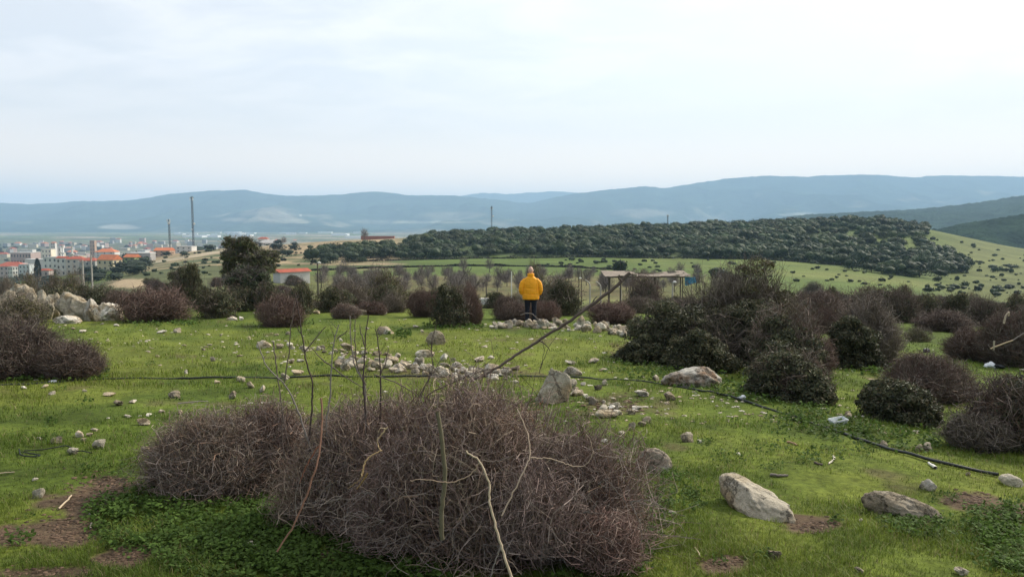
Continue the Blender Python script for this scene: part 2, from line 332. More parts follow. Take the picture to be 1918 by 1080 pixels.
def ground_color(x, y, z):
    Y = np.maximum(y, .5); px, py = proj(x, Y, z)
    n1 = fbm(x * .5, y * .5, seed=11)[:, None]; n2 = fbm(x * .12, y * .12, seed=12)[:, None]; n3 = fbm(x / 60, y / 60, seed=13)[:, None]
    n4 = fbm(x / 14, y / 14, seed=17)[:, None]
    n0 = fbm(x * 2.5, y * 2.5, seed=10)[:, None]; c = NEARG * (1 + .42 * n1 + .3 * n2 + .4 * n0)
    yel = sstep(-.15, .5, n2 + .6 * n1 + .3 * n0); c = c * (1 - .7 * yel) + np.array([.135, .150, .026]) * (1 + .3 * n0) * .7 * yel
    dm = dirt_mask(x, y, z, px, py)[:, None]
    c = c * (1 - dm) + np.array([.098, .068, .043]) * (1 + .35 * n1 + .5 * n0) * dm
    def blend(c, col_, w): w = np.clip(w, 0, 1)[:, None] if np.ndim(w) == 1 else np.clip(w, 0, 1); return c * (1 - w) + col_ * w
    scrub = np.array([.105, .115, .038]) * (1 + .5 * n4)
    c = blend(c, scrub, sstep(34, 60, Y))
    orch = np.array([.135, .120, .055]) * (1 + .35 * n4) + np.array([-.02, .02, -.005]) * n1
    w = sstep(95, 120, Y) * (1 - sstep(205, 225, Y)) * sstep(560, 660, px) * (1 - sstep(1250, 1500, px))
    c = blend(c, orch, w * .85)
    field = np.array([.090, .126, .030]) * (1 + .2 * n4 + .25 * n3) + np.array([.03, .005, .01]) * np.clip(n3 * 1.5, 0, 1)
    c = blend(c, field, sstep(205, 225, Y + 6 * n4[:, 0]) * (1 - sstep(600, 700, Y)))
    fr = sstep(1150, 1500, px) * sstep(90, 130, Y) * (1 - sstep(600, 700, Y))
    c = blend(c, field, fr)
    rs = sstep(1680, 1850, px) * sstep(120, 200, Y) * (1 - sstep(600, 700, Y))
    c = blend(c, np.array([.118, .125, .045]) * (1 + .35 * n4 + .2 * n3), rs * .8)
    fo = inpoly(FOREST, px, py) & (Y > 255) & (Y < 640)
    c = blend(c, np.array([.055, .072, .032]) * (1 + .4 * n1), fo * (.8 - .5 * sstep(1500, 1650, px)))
    # left slopes : tan soil with green patches
    tan = np.array([.30, .225, .135]) * (1 + .2 * n4 + .25 * n1); grn = np.array([.088, .102, .045]) * (1 + .25 * n4)
    wl = sstep(790, 720, px) * sstep(230, 300, Y) * (1 - sstep(640, 780, Y)) * sstep(200, 300, px)
    mixn = sstep(-.25, .25, n4[:, 0] + .8 * n3[:, 0] + .55 * sstep(380, 560, px) * sstep(490, 470, py))
    c = blend(c, grn, wl); c = blend(c, tan, wl * mixn * .95)
    wl2 = sstep(520, 460, px) * sstep(60, 110, Y) * (1 - sstep(260, 320, Y))
    c = blend(c, np.array([.095, .105, .045]) * (1 + .4 * n4), wl2)
    dpatch = np.sqrt(((px - 245) / 42) ** 2 + ((py - 531) / 9) ** 2)
    c = blend(c, np.array([.38, .29, .18]), sstep(1.2, .75, dpatch + .5 * n1[:, 0]) * (Y > 80) * (Y < 300))
    track = np.abs(py - (497 - (px - 250) * .155 + 4 * n3[:, 0]))
    c = blend(c, np.array([.40, .33, .23]), sstep(3.2, 1.2, track) * wl * (px < 640) * .8)
    # plain: fields, woods, tracks
    wp = sstep(650, 900, Y)
    a = x * .8 + y * .6; b2 = -x * .6 + y * .8
    q = hsh(np.floor(a / 210 + .6 * n3[:, 0]).astype(np.int64) + 5000, np.floor(b2 / 330 + .5 * n3[:, 0]).astype(np.int64) + 5000, np.zeros(len(x), np.int64), 5)
    pal = np.array([[.10, .115, .05], [.20, .17, .10], [.14, .15, .07], [.25, .215, .14], [.07, .085, .045], [.12, .15, .05]])
    pc = pal[np.minimum((q * 6).astype(int), 5)] * (1 + .3 * n4)
    trees = sstep(.05, .3, fbm(x / 140, y / 90, seed=21))[:, None] * .75
    pc = pc * (1 - trees) + np.array([.045, .06, .035]) * trees
    c = blend(c, pc, wp)
    # town soil
    wt = sstep(600, 800, Y) * (1 - sstep(2300, 2900, Y)) * sstep(620, 450, px)
    c = blend(c, np.array([.10, .105, .07]) * (1 + .4 * n4), wt * .7)
    return np.clip(c, .005, .9)
def build_ground():
    ang = np.concatenate([np.linspace(-180, -48, 60, endpoint=False), np.linspace(-48, 48, 1150, endpoint=False), np.linspace(48, 180, 60)])
    inv = np.linspace(1 / 1.5, 1 / 34., 330)
    r = np.concatenate([[.02, .7], 1 / inv, np.exp(np.linspace(math.log(34.6), math.log(900), 300)), np.exp(np.linspace(math.log(910), math.log(15000), 110))])
    A, R = np.meshgrid(np.radians(ang), r, indexing='ij')
    X = R * np.sin(A); Y = R * np.cos(A); Z = h(X.ravel(), Y.ravel()).reshape(X.shape)
    V = np.stack([X, Y, Z], -1).reshape(-1, 3)
    na, nr = X.shape
    i = np.arange(na - 1)[:, None] * nr + np.arange(nr - 1)[None]
    Fq = np.stack([i, i + 1, i + 1 + nr, i + nr], -1).reshape(-1, 4)
    o = mesh('ground', V, Fq[:, ::-1], M_ground, smooth=True, colr=ground_color(V[:, 0], V[:, 1], V[:, 2]))
    tag(o, kind='structure')
build_ground()

# ============================================================ far relief
M_mtn = None
def mat_mtn(name, scale):
    m, nt, b = new_mat(name); N = nt.nodes; L = nt.links
    g = N.new('ShaderNodeNewGeometry')
    a = N.new('ShaderNodeAttribute'); a.attribute_name = 'col'
    n = N.new('ShaderNodeTexNoise'); n.inputs['Scale'].default_value = scale; n.inputs['Detail'].default_value = 9; n.inputs['Roughness'].default_value = .65; L.new(g.outputs['Position'], n.inputs[0])
    r = N.new('ShaderNodeMapRange'); r.inputs['From Min'].default_value = .3; r.inputs['From Max'].default_value = .7; r.inputs['To Min'].default_value = .5; r.inputs['To Max'].default_value = 1.5
    L.new(n.outputs[0], r.inputs[0])
    s = N.new('ShaderNodeVectorMath'); s.operation = 'SCALE'; L.new(a.outputs['Color'], s.inputs[0]); L.new(r.outputs[0], s.inputs['Scale'])
    L.new(s.outputs[0], b.inputs['Base Color']); b.inputs['Roughness'].default_value = 1; b.inputs['Specular IOR Level'].default_value = 0
    bp = N.new('ShaderNodeBump'); bp.inputs['Strength'].default_value = .7; bp.inputs['Distance'].default_value = .25 / scale; L.new(n.outputs[0], bp.inputs['Height'])
    L.new(bp.outputs[0], b.inputs['Normal']); return m
RIDGES = {}
def relief(name, prof, foot, Y0, Y1, Y2, basez, mat, seed, spur, pale, treebump=0.0, nu=900, nv=150, power=1.25):
    pp = np.array(prof, float); px = np.linspace(pp[0, 0], pp[-1, 0], nu)
    top = np.interp(px, pp[:, 0], pp[:, 1])
    k = np.exp(-.5 * (np.arange(-8, 9) / 3.0) ** 2); k /= k.sum(); top = np.convolve(np.pad(top, 8, mode='edge'), k, 'valid')
    top = top + .7 * vnoise(px / 9, px * 0, seed=seed) + .35 * vnoise(px / 3, px * 0, seed=seed + 1)
    zr = np.array([z_of(t, Y1) for t in top])
    v = np.concatenate([np.linspace(0, 1, nv), 1 + np.linspace(0, 1, 30)[1:]])
    U = np.repeat(((px - CX) / F)[:, None], len(v), 1); Vv = np.repeat(v[None], nu, 0)
    Yd = np.where(Vv <= 1, Y0 + (Y1 - Y0) * Vv, Y1 + (Y2 - Y1) * (Vv - 1)); X = U * Yd
    fy = np.array([z_of(np.interp(p, [q[0] for q in foot], [q[1] for q in foot]), Y0) for p in px]) if foot else np.full(nu, basez)
    up = np.where(Vv <= 1, np.clip(Vv, 0, 1) ** power, 1 - (Vv - 1) ** 1.2)
    Z = fy[:, None] + (zr - fy)[:, None] * up
    env = np.where(Vv <= 1, np.sin(np.pi * np.clip(Vv, 0, 1)) , 0)
    sp = fbm(X.ravel() / spur, Yd.ravel() / (spur * 1.6), seed=seed, oct=5).reshape(X.shape)
    rid = 1 - np.abs(fbm(X.ravel() / (spur * .8) + 7, Yd.ravel() / (spur * 2.2), seed=seed + 3, oct=4).reshape(X.shape)) * 2
    Z = Z + env * (zr - fy)[:, None] * (.26 * sp + .30 * (rid - .5))
    if treebump:
        Z = Z + treebump * np.abs(vnoise(X.ravel() / (treebump * 1.6), Yd.ravel() / (treebump * 1.6), seed=seed + 8)).reshape(X.shape)
    P = np.stack([X, Yd, Z], -1).reshape(-1, 3); nvv = len(v)
    i = np.arange(nu - 1)[:, None] * nvv + np.arange(nvv - 1)[None]
    Fq = np.stack([i, i + nvv, i + nvv + 1, i + 1], -1).reshape(-1, 4)
    qx, qy = proj(P[:, 0], P[:, 1], P[:, 2])
    dark = np.array([.028, .045, .026]); c = np.repeat(dark[None], len(P), 0) * (1 + .45 * fbm(P[:, 0] / (spur * .25), P[:, 1] / (spur * .25), seed=seed + 5)[:, None])
    nn = fbm(P[:, 0] / (spur * .35), P[:, 1] / (spur * .5), seed=seed + 9, oct=4)
    w = sstep(.10, .55, nn - .15 - .55 * Vv.ravel() + pale)[:, None]
    c = c * (1 - w) + np.array([.20, .185, .125]) * w
    for (cx, cy_, rx, ry, cc) in PATCH.get(name, []):
        d = np.sqrt(((qx - cx) / rx) ** 2 + ((qy - cy_) / ry) ** 2) + 1.1 * nn
        w = sstep(1.25, .45, d)[:, None] * .75; c = c * (1 - w) + np.array(cc) * w
    o = mesh(name, P, Fq, mat, smooth=True, colr=np.clip(c, .01, .9)); tag(o, kind='structure')
    return o
PATCH = {'mountains': [(520, 402, 60, 12, (.26, .23, .17)), (450, 412, 40, 5, (.24, .22, .16)), (563, 403, 5, 4, (.6, .58, .5)), (830, 402, 55, 10, (.16, .15, .10)), (830, 416, 100, 2.5, (.3, .3, .22)),
                       (1225, 399, 60, 8, (.17, .155, .12)), (555, 415, 30, 3, (.26, .25, .18)), (1330, 388, 12, 2, (.2, .2, .15)), (690, 415, 50, 5, (.2, .2, .14)), (1500, 401, 40, 4, (.33, .34, .25)), (230, 425, 30, 4, (.3, .28, .22))]}
M_far = mat_mtn('mountain_cover', .004); M_mid = mat_mtn('hill_cover', .02)
relief('distant_mountain', [(700, 380), (850, 369), (880, 364), (905, 361), (930, 362), (960, 364), (985, 361), (1040, 358), (1070, 360), (1100, 364), (1200, 370), (1400, 380)], None, 10500, 12500, 14000, -60, M_far, 41, 1500, -.6, nu=300, nv=50)
relief('mountains', [(-700, 380), (-300, 372), (0, 379), (50, 382), (100, 380), (150, 377), (215, 376), (250, 375), (300, 367), (340, 361), (400, 357), (460, 355), (490, 361), (520, 365), (560, 367), (640, 364), (680, 360), (705, 358), (740, 361), (760, 366), (840, 365), (880, 369), (930, 374), (990, 381), (1020, 374), (1060, 365),
                     (1095, 360), (1150, 354), (1200, 349), (1225, 350), (1240, 353), (1300, 343), (1370, 333), (1430, 329), (1500, 331), (1560, 328), (1640, 327), (1700, 332), (1716, 333), (1730, 329), (1800, 329), (1860, 330), (1918, 332), (2100, 336), (2600, 330)],
       [(-700, 436), (400, 436), (700, 434), (2600, 434)], 5600, 8800, 11000, -60, M_far, 51, 1100, .22, nu=1500, nv=150, power=1.35)
relief('mid_ridge', [(1380, 430), (1440, 412), (1480, 406), (1520, 402), (1560, 400), (1600, 398), (1640, 396), (1700, 394), (1750, 389), (1800, 383), (1850, 377), (1890, 369), (1918, 367), (2000, 362), (2300, 350), (2700, 360)], None, 1700, 2600, 3400, -60, M_mid, 61, 380, -.1, treebump=4, nu=700, nv=150, power=.9)
relief('wooded_hill', [(1640, 450), (1720, 436), (1760, 430), (1800, 421), (1850, 412), (1918, 403), (2000, 396), (2300, 380), (2700, 380)], None, 720, 1050, 1400, -58, M_mid, 71, 190, -1.2, treebump=3.5, nu=500, nv=150, power=.8)

# haze: one even box of air round everything
def build_haze():
    m = bpy.data.materials.new('haze_air'); m.use_nodes = True; nt = m.node_tree; nt.nodes.clear()
    out = nt.nodes.new('ShaderNodeOutputMaterial'); v = nt.nodes.new('ShaderNodeVolumePrincipled')
    v.inputs['Density'].default_value = 1.25e-4; v.inputs['Color'].default_value = (.49, .73, 1.0, 1); v.inputs['Anisotropy'].default_value = .1
    nt.links.new(v.outputs[0], out.inputs['Volume'])
    x0, x1, y0, y1, z0, z1 = -21000, 21000, -16000, 16500, -75, 600
    V = [(x, y, z) for z in (z0, z1) for y in (y0, y1) for x in (x0, x1)]
    Fq = [(0, 2, 3, 1), (4, 5, 7, 6), (0, 1, 5, 4), (2, 6, 7, 3), (0, 4, 6, 2), (1, 3, 7, 5)]
    tag(mesh('haze', V, np.array(Fq), m), kind='stuff')
build_haze()

# ============================================================ shape builders
def gpf(px, py, it=14):
    px = np.asarray(px, float); py = np.asarray(py, float)
    x, y, z = ray(px, py); s = z / y; Y = np.clip(1.65 / np.maximum(-s - .06, .03), 2, 40)
    for _ in range(it):
        Yn = h(x / y * Y, Y) / s; Y = np.clip(.5 * Y + .5 * Yn, 1.8, 60)
    return x / y * Y, Y, h(x / y * Y, Y)
def unit(v): return v / np.maximum(np.linalg.norm(v, axis=-1, keepdims=True), 1e-9)
def tubes(P, R, S=3, cap=False):
    """P (n,k,3) centre lines, R (n,k) radii -> V, quads"""
    P = np.asarray(P, float); n, k, _ = P.shape; R = np.broadcast_to(R, (n, k))
    T = np.empty_like(P); T[:, 1:-1] = P[:, 2:] - P[:, :-2]; T[:, 0] = P[:, 1] - P[:, 0]; T[:, -1] = P[:, -1] - P[:, -2]; T = unit(T)
    ref = np.where(np.abs(T[:, :1, 2:3]) > .85, np.array([1., 0, 0]), np.array([0, 0, 1.]))
    A = unit(np.cross(T, ref)); B = np.cross(T, A)
    th = np.arange(S) * 2 * math.pi / S
    V = P[:, :, None] + R[:, :, None, None] * (A[:, :, None] * np.cos(th)[:, None] + B[:, :, None] * np.sin(th)[:, None])
    i = (np.arange(n)[:, None, None] * k + np.arange(k - 1)[None, :, None]) * S + np.arange(S)[None, None]
    j = (np.arange(n)[:, None, None] * k + np.arange(k - 1)[None, :, None]) * S + (np.arange(S) + 1)[None, None] % S
    Fq = np.stack([i, j, j + S, i + S], -1).reshape(-1, 4)
    return V.reshape(-1, 3), Fq
def merge(parts):
    Vs, Fs, Cs = [], {}, []; off = 0
    for V, Fq, C in parts:
        Vs.append(V); Cs.append(np.broadcast_to(C, V.shape) if np.ndim(C) == 1 else C)
        for f in (Fq if isinstance(Fq, list) else [Fq]):
            if len(f): Fs.setdefault(np.asarray(f).shape[1], []).append(np.asarray(f) + off)
        off += len(V)
    return np.concatenate(Vs), [np.concatenate(v) for v in Fs.values()], np.concatenate(Cs)
def smooth_path(pts, n):
    pts = np.asarray(pts, float); d = np.concatenate([[0], np.cumsum(np.linalg.norm(np.diff(pts, axis=0), axis=1))])
    t = np.linspace(0, d[-1], n); o = np.stack([np.interp(t, d, pts[:, i]) for i in range(pts.shape[1])], 1)
    if n > 6:
        for _ in range(2): o[1:-1] = .25 * o[:-2] + .5 * o[1:-1] + .25 * o[2:]
    return o
def limb(pts, r0, r1, n=14, S=6, c=(.2, .16, .13), wob=0.0, rng=None):
    P = smooth_path(pts, n)
    if wob: P = P + (rng or RNG(1)).normal(0, wob, P.shape)
    V, Fq = tubes(P[None], np.linspace(r0, r1, n)[None], S)
    return V, Fq, np.array(c)
def thorns(rng, V3, K, S, ln, rad, M, C):
    """short spurs set along the twigs"""
    n = len(V3) // (K * S); ring = V3.reshape(n, K, S, 3).mean(2); i = rng.integers(0, n, M); j = rng.integers(0, K - 1, M); t = rng.random((M, 1)); p = ring[i, j] * (1 - t) + ring[i, j + 1] * t
    d = unit(rng.normal(0, 1, (M, 3))) * (ln * rng.uniform(.5, 1.5, (M, 1))); P = np.stack([p, p + d * .6, p + d + rng.normal(0, .12, (M, 3)) * ln], 1)
    V, Fq = tubes(P, rad * np.array([[1, .8, .4]]) * rng.uniform(.7, 1.2, (M, 1)), 3); return V, Fq, np.repeat(C.reshape(n, K * S, 3)[i, 0], 9, 0)
def bare_parts(rng, N, rx, ry, H, ln, rad, K=5, S=3, low=.0, lobes=.25, pal=None, crook=.55, inner=.12, up=.25, core=None):
    """a mound of crooked thorny twigs, base at z=0"""
    th = rng.uniform(0, 2 * math.pi, N); cz = rng.uniform(low, 1, N) ** .85; sr = np.sqrt(1 - cz ** 2)
    D = np.stack([np.cos(th) * sr, np.sin(th) * sr, cz], 1); sd = int(rng.integers(1e5))
    sh = 1 + lobes * fbm(D[:, 0] * 1.6 + 9, D[:, 1] * 1.6, D[:, 2] * 1.6, seed=sd, oct=3)
    rr = (inner + (1 - inner) * rng.uniform(0, 1, N) ** .42)
    dim = np.array([rx, ry, H])
    p0 = D * dim * (rr * sh * .93)[:, None]
    d = unit(unit(D * dim) * .75 + np.array([0, 0, up]) + rng.normal(0, .62, (N, 3)))
    L = ln * rng.uniform(.45, 1.4, N) / (K - 1)
    P = np.empty((N, K, 3)); P[:, 0] = p0 - d * (L * (K - 1) * .45)[:, None]
    for i in range(1, K):
        P[:, i] = P[:, i-1] + d * L[:, None]
        d = unit(d + rng.normal(0, crook, (N, 3)) * .7 + np.array([0, 0, .03]))
        s2 = np.linalg.norm(P[:, i] / dim, axis=1)
        d = unit(d - (sstep(.98, 1.15, s2)[:, None] * unit(P[:, i] / dim) * .8))
    u0 = .96 if rad < .0028 else .72; uc = u0 + (1 - u0) * sstep(0, .38, P[..., 2] / H); P[..., 0] *= uc; P[..., 1] *= uc
    P[..., 2] = np.maximum(P[..., 2], .01)
    R = rad * rng.uniform(.5, 1.5, N)[:, None] * np.linspace(1, .45, K)[None]
    V, Fq = tubes(P, R, S)
    pal = np.array(pal if pal is not None else [[.115, .082, .072], [.15, .115, .10], [.22, .18, .16], [.13, .082, .06], [.085, .062, .054]])
    C = pal[rng.integers(0, len(pal), N)] * rng.uniform(.75, 1.3, (N, 1))
    return V, Fq, np.repeat(C, K * S, 0)
def shift(p, x, y, z): return (p[0] + np.array([x, y, z]), p[1], p[2])
def stems_parts(rng, n, rx, ry, H, r0, c=(.10, .08, .065)):
    out = []
    for i in range(n):
        a = rng.uniform(0, 6.28); e = rng.uniform(.25, .95)
        tip = np.array([math.cos(a) * rx * e, math.sin(a) * ry * e, H * (1 - .55 * e) * rng.uniform(.7, 1)])
        mid = tip * np.array([.35, .35, .55]) + rng.normal(0, .07, 3) * rx
        st = np.array([math.cos(a), math.sin(a), 0]) * rx * .06 + np.array([0, 0, -.05])
        out.append(limb([st, mid, tip], r0 * rng.uniform(.6, 1.1), r0 * .25, 9, 5, np.array(c) * rng.uniform(.8, 1.3), .012 * rx, rng))
    return merge(out)
def leaf_parts(rng, N, rx, ry, H, ls, nclump, cr=.24, lobes=.25, pal=None, low=0.0, flat=.9, fill=.18, spread=1.0):
    th = rng.uniform(0, 2 * math.pi, nclump); cz = rng.uniform(low, 1, nclump) ** .8; sr = np.sqrt(np.clip(1 - cz ** 2, 0, 1))
    D = np.stack([np.cos(th) * sr, np.sin(th) * sr, cz], 1); sd = int(rng.integers(1e5))
    sh = 1 + lobes * fbm(D[:, 0] * 1.5 + 5, D[:, 1] * 1.5, D[:, 2] * 1.5, seed=sd, oct=3)
    rr = rng.uniform(.55, 1.0, nclump) ** .6; dim = np.array([rx, ry, H])
    Cc = D * dim * (rr * sh * (1 - cr * .55))[:, None]
    cs = rng.uniform(.6, 1.35, nclump) * cr * min(rx, H) * spread
    ccol = rng.uniform(.72, 1.3, nclump)
    k = rng.integers(0, nclump, N)
    off = unit(rng.normal(0, 1, (N, 3))); off[:, 2] = np.where(rng.random(N) < .7, np.abs(off[:, 2]), off[:, 2])
    q = rng.uniform(.35, 1, N) ** .5
    P = Cc[k] + off * (cs[k] * q)[:, None] * np.array([1, 1, .8])
    nf = int(N * fill)
    if nf:
        dd = unit(rng.normal(0, 1, (nf, 3))); dd[:, 2] = np.abs(dd[:, 2]); P[:nf] = dd * dim * (rng.uniform(.3, .85, nf))[:, None]
    P[:, 2] = np.maximum(P[:, 2], .02)
    n = unit(off * flat + rng.normal(0, .55, (N, 3))); t = unit(np.cross(n, rng.normal(0, 1, (N, 3)))); b = np.cross(n, t)
    l = ls * rng.uniform(.6, 1.4, N)[:, None]
    V = np.stack([P - t * l, P + b * l * .42 + n * l * .12, P + t * l, P - b * l * .42 + n * l * .12], 1).reshape(-1, 3)
    Fq = np.arange(N * 4).reshape(-1, 4)
    pal = np.array(pal if pal is not None else [[.060, .066, .034], [.080, .086, .042], [.115, .115, .058], [.050, .055, .032], [.13, .11, .06]])
    C = pal[rng.integers(0, len(pal), N)] * rng.uniform(.75, 1.25, (N, 1)) * ccol[k][:, None]
    return V, Fq, np.repeat(C, 4, 0)
PAL_OLIVE = [[.10, .10, .042], [.135, .125, .052], [.085, .085, .04], [.16, .13, .065]]
PAL_GREEN = [[.060, .080, .036], [.075, .098, .045], [.095, .118, .055], [.050, .066, .034]]
PAL_GREYB = [[.17, .14, .122], [.235, .20, .175], [.12, .10, .085], [.14, .118, .085]]
PAL_RED = [[.15, .092, .078], [.125, .082, .07], [.18, .135, .115], [.105, .072, .062]]

# prototypes (never left in the picture themselves: the first user takes them, the rest copy)
PROTO = {}
def proto(key, make):
    if key not in PROTO: PROTO[key] = make()
    return PROTO[key]
def bush_proto(kind, v):
    """kind: thorn (bare), ever (evergreen), mix, olive, tree"""
    rng = RNG(hash((len(kind), kind[0] == 't', v)) % 9999 + v * 31 + {'thorn': 1, 'ever': 2, 'mix': 3, 'olive': 4, 'tree': 5, 'redthorn': 6, 'greythorn': 7}[kind])
    root = empty('x', link=False); parts = []
    R_, H_ = 1.0, 1.15
    if 'thorn' in kind:
        pal = {'thorn': None, 'redthorn': PAL_RED, 'greythorn': PAL_GREYB}[kind]
        root = None
        V, Fq, C = merge([bare_parts(rng, 3300, R_ * .93, R_ * .93, H_ * .9, .34, .0062, 5, 3, 0, .5, pal), bare_parts(rng, 500, R_ * 1.06, R_ * 1.06, H_ * 1.06, .42, .0055, 5, 3, 0, .5, pal, up=.6, inner=.6)] + [shift(bare_parts(rng, 750, R_ * .5, R_ * .5, H_ * rng.uniform(.6, .85), .3, .006, 5, 3, 0, .4, pal), rng.uniform(-.45, .45) * R_, rng.uniform(-.45, .45) * R_, rng.uniform(0, .25)) for _ in range(3)] + [stems_parts(rng, 12, R_, R_, H_, .02),
                          leaf_parts(rng, 1100, R_ * .9, R_ * .9, H_ * .75, .03, 26, .3, .3, PAL_OLIVE, 0, fill=.7)])
        o = mesh('thorn_bush', V, Fq, M_twig, colr=C, link=False); return o
    nl = {'ever': 9500, 'mix': 5000, 'olive': 5200}[kind]
    pal = {'ever': None, 'mix': None, 'olive': PAL_OLIVE}[kind]
    a = merge([leaf_parts(rng, int(nl * .7), R_ * .88, R_ * .88, H_ * .85, .034, 60 if kind == 'ever' else 44, .24 if kind != 'olive' else .3, .5, pal, 0.0)] + [shift(leaf_parts(rng, int(nl * .12), R_ * .5, R_ * .5, H_ * rng.uniform(.6, .8), .034, 14, .34, .4, pal, 0.0), rng.uniform(-.5, .5) * R_, rng.uniform(-.5, .5) * R_, rng.uniform(0, .35)) for _ in range(3)]); a = (a[0], a[1], a[2])
    f = mesh('foliage', *a[:2], M_leaf, colr=a[2], link=False); f.parent = root
    s = [stems_parts(rng, 14, R_, R_, H_, .022)]
    if kind == 'mix': s.append(bare_parts(rng, 1900, R_, R_, H_ * 1.02, .4, .006, 5, 3, 0, .3, PAL_GREYB + [[.11, .075, .066]] * 4))
    elif kind == 'olive': s.append(bare_parts(rng, 1000, R_, R_, H_ * 1.08, .4, .006, 5, 3, 0, .3, PAL_GREYB))
    else: s.append(bare_parts(rng, 450, R_ * 1.02, R_ * 1.02, H_ * 1.03, .3, .006, 4, 3, 0, .3))
    V, Fq, C = merge(s); g = mesh('stems', V, Fq, M_twig, colr=C, link=False); g.parent = root
    return root
def link_tree(o):
    if o.name not in col.objects: col.objects.link(o)
    for c in o.children: link_tree(c)
NAMES = {'thorn': ('thorn_bush', 'thorn bush'), 'redthorn': ('thorn_bush', 'thorn bush'), 'greythorn': ('thorn_bush', 'thorn bush'), 'ever': ('evergreen_shrub', 'shrub'), 'mix': ('mixed_shrub', 'shrub'), 'olive': ('olive_shrub', 'shrub')}
USED = set()
def place_bush(px, Y, wpx, top, kind, label, group=None, v=None, dr=.85, H=None, X=None):
    v = int(random.random() * 3) if v is None else v
    key = (kind, v); p = proto(key, lambda: bush_proto(kind, v))
    if key not in USED: USED.add(key); o = p; link_tree(o)
    else: o = copy_tree(p)
    g = gx(px, Y); ht = H if H else max(.35, top_z(px, top, Y) - g[2])
    w = wpx * pxm(Y) / 2
    o.location = (g[0], g[1], g[2] - .04); o.rotation_euler = (0, 0, random.uniform(0, 6.28)); o.scale = (w, w * random.uniform(dr, 1.1), (ht + .04) / 1.15)
    o.name = NAMES[kind][0]; tag(o, label, NAMES[kind][1], group); return o

# ============================================================ person
def remeshed(name, parts, voxel, mat, parent, smooth_it=6, fn=None):
    V, Fq, C = merge([(v, f, np.ones(3)) for v, f in parts]); o = mesh('tmp', V, Fq, mat)
    m = o.modifiers.new('r', 'REMESH'); m.mode = 'VOXEL'; m.voxel_size = voxel
    s = o.modifiers.new('s', 'SMOOTH'); s.iterations = smooth_it; s.factor = .5
    dg = bpy.context.evaluated_depsgraph_get(); me = bpy.data.meshes.new_from_object(o.evaluated_get(dg))
    bpy.data.objects.remove(o); me.name = name
    n = len(me.vertices); co = np.empty(n * 3, np.float32); me.vertices.foreach_get('co', co); co = co.reshape(-1, 3)
    if fn is not None: co = fn(co)
    me.vertices.foreach_set('co', co.astype(np.float32).ravel()); me.polygons.foreach_set('use_smooth', np.ones(len(me.polygons), bool))
    me.materials.clear(); me.materials.append(mat); me.update()
    ob = bpy.data.objects.new(name, me); col.objects.link(ob); ob.parent = parent; return ob
def loft(rings, S=20, closed=True):
    """rings: (cx,cy,cz,rx,ry) horizontal ellipses"""
    th = np.arange(S) * 2 * math.pi / S; V = []; 
    for cx, cy_, cz, rx, ry in rings: V.append(np.stack([cx + rx * np.cos(th), cy_ + ry * np.sin(th), np.full(S, cz)], 1))
    n = len(rings); V = np.concatenate(V); i = np.arange(n-1)[:, None] * S + np.arange(S)[None]; j = np.arange(n-1)[:, None] * S + (np.arange(S)+1)[None] % S
    Q = np.stack([i, j, j + S, i + S], -1).reshape(-1, 4)
    V = np.concatenate([V, [[rings[0][0], rings[0][1], rings[0][2]], [rings[-1][0], rings[-1][1], rings[-1][2]]]]); b = n * S
    T = [(b, (k+1) % S, k) for k in range(S)] + [(b+1, (n-1)*S + k, (n-1)*S + (k+1) % S) for k in range(S)]
    return V, [Q, np.array(T)]
def ctube(pts, radii, S=14, n=18):
    P = smooth_path(pts, n); d = np.linspace(0, 1, len(radii)); R = np.interp(np.linspace(0, 1, n), d, radii)
    V, Q = tubes(P[None], R[None], S); b = len(V); V = np.concatenate([V, P[:1], P[-1:]])
    T = [(b, (k+1) % S, k) for k in range(S)] + [(b+1, (n-1)*S + k, (n-1)*S + (k+1) % S) for k in range(S)]
    return V, [Q, np.array(T)]
def blob(c, r, S=14):
    n = 9; rings = []
    for i in range(n):
        a = -math.pi/2 + math.pi * (i + .35) / (n - .3); rings.append((c[0], c[1], c[2] + r[2] * math.sin(a), r[0] * math.cos(a), r[1] * math.cos(a)))
    return loft(rings, S)
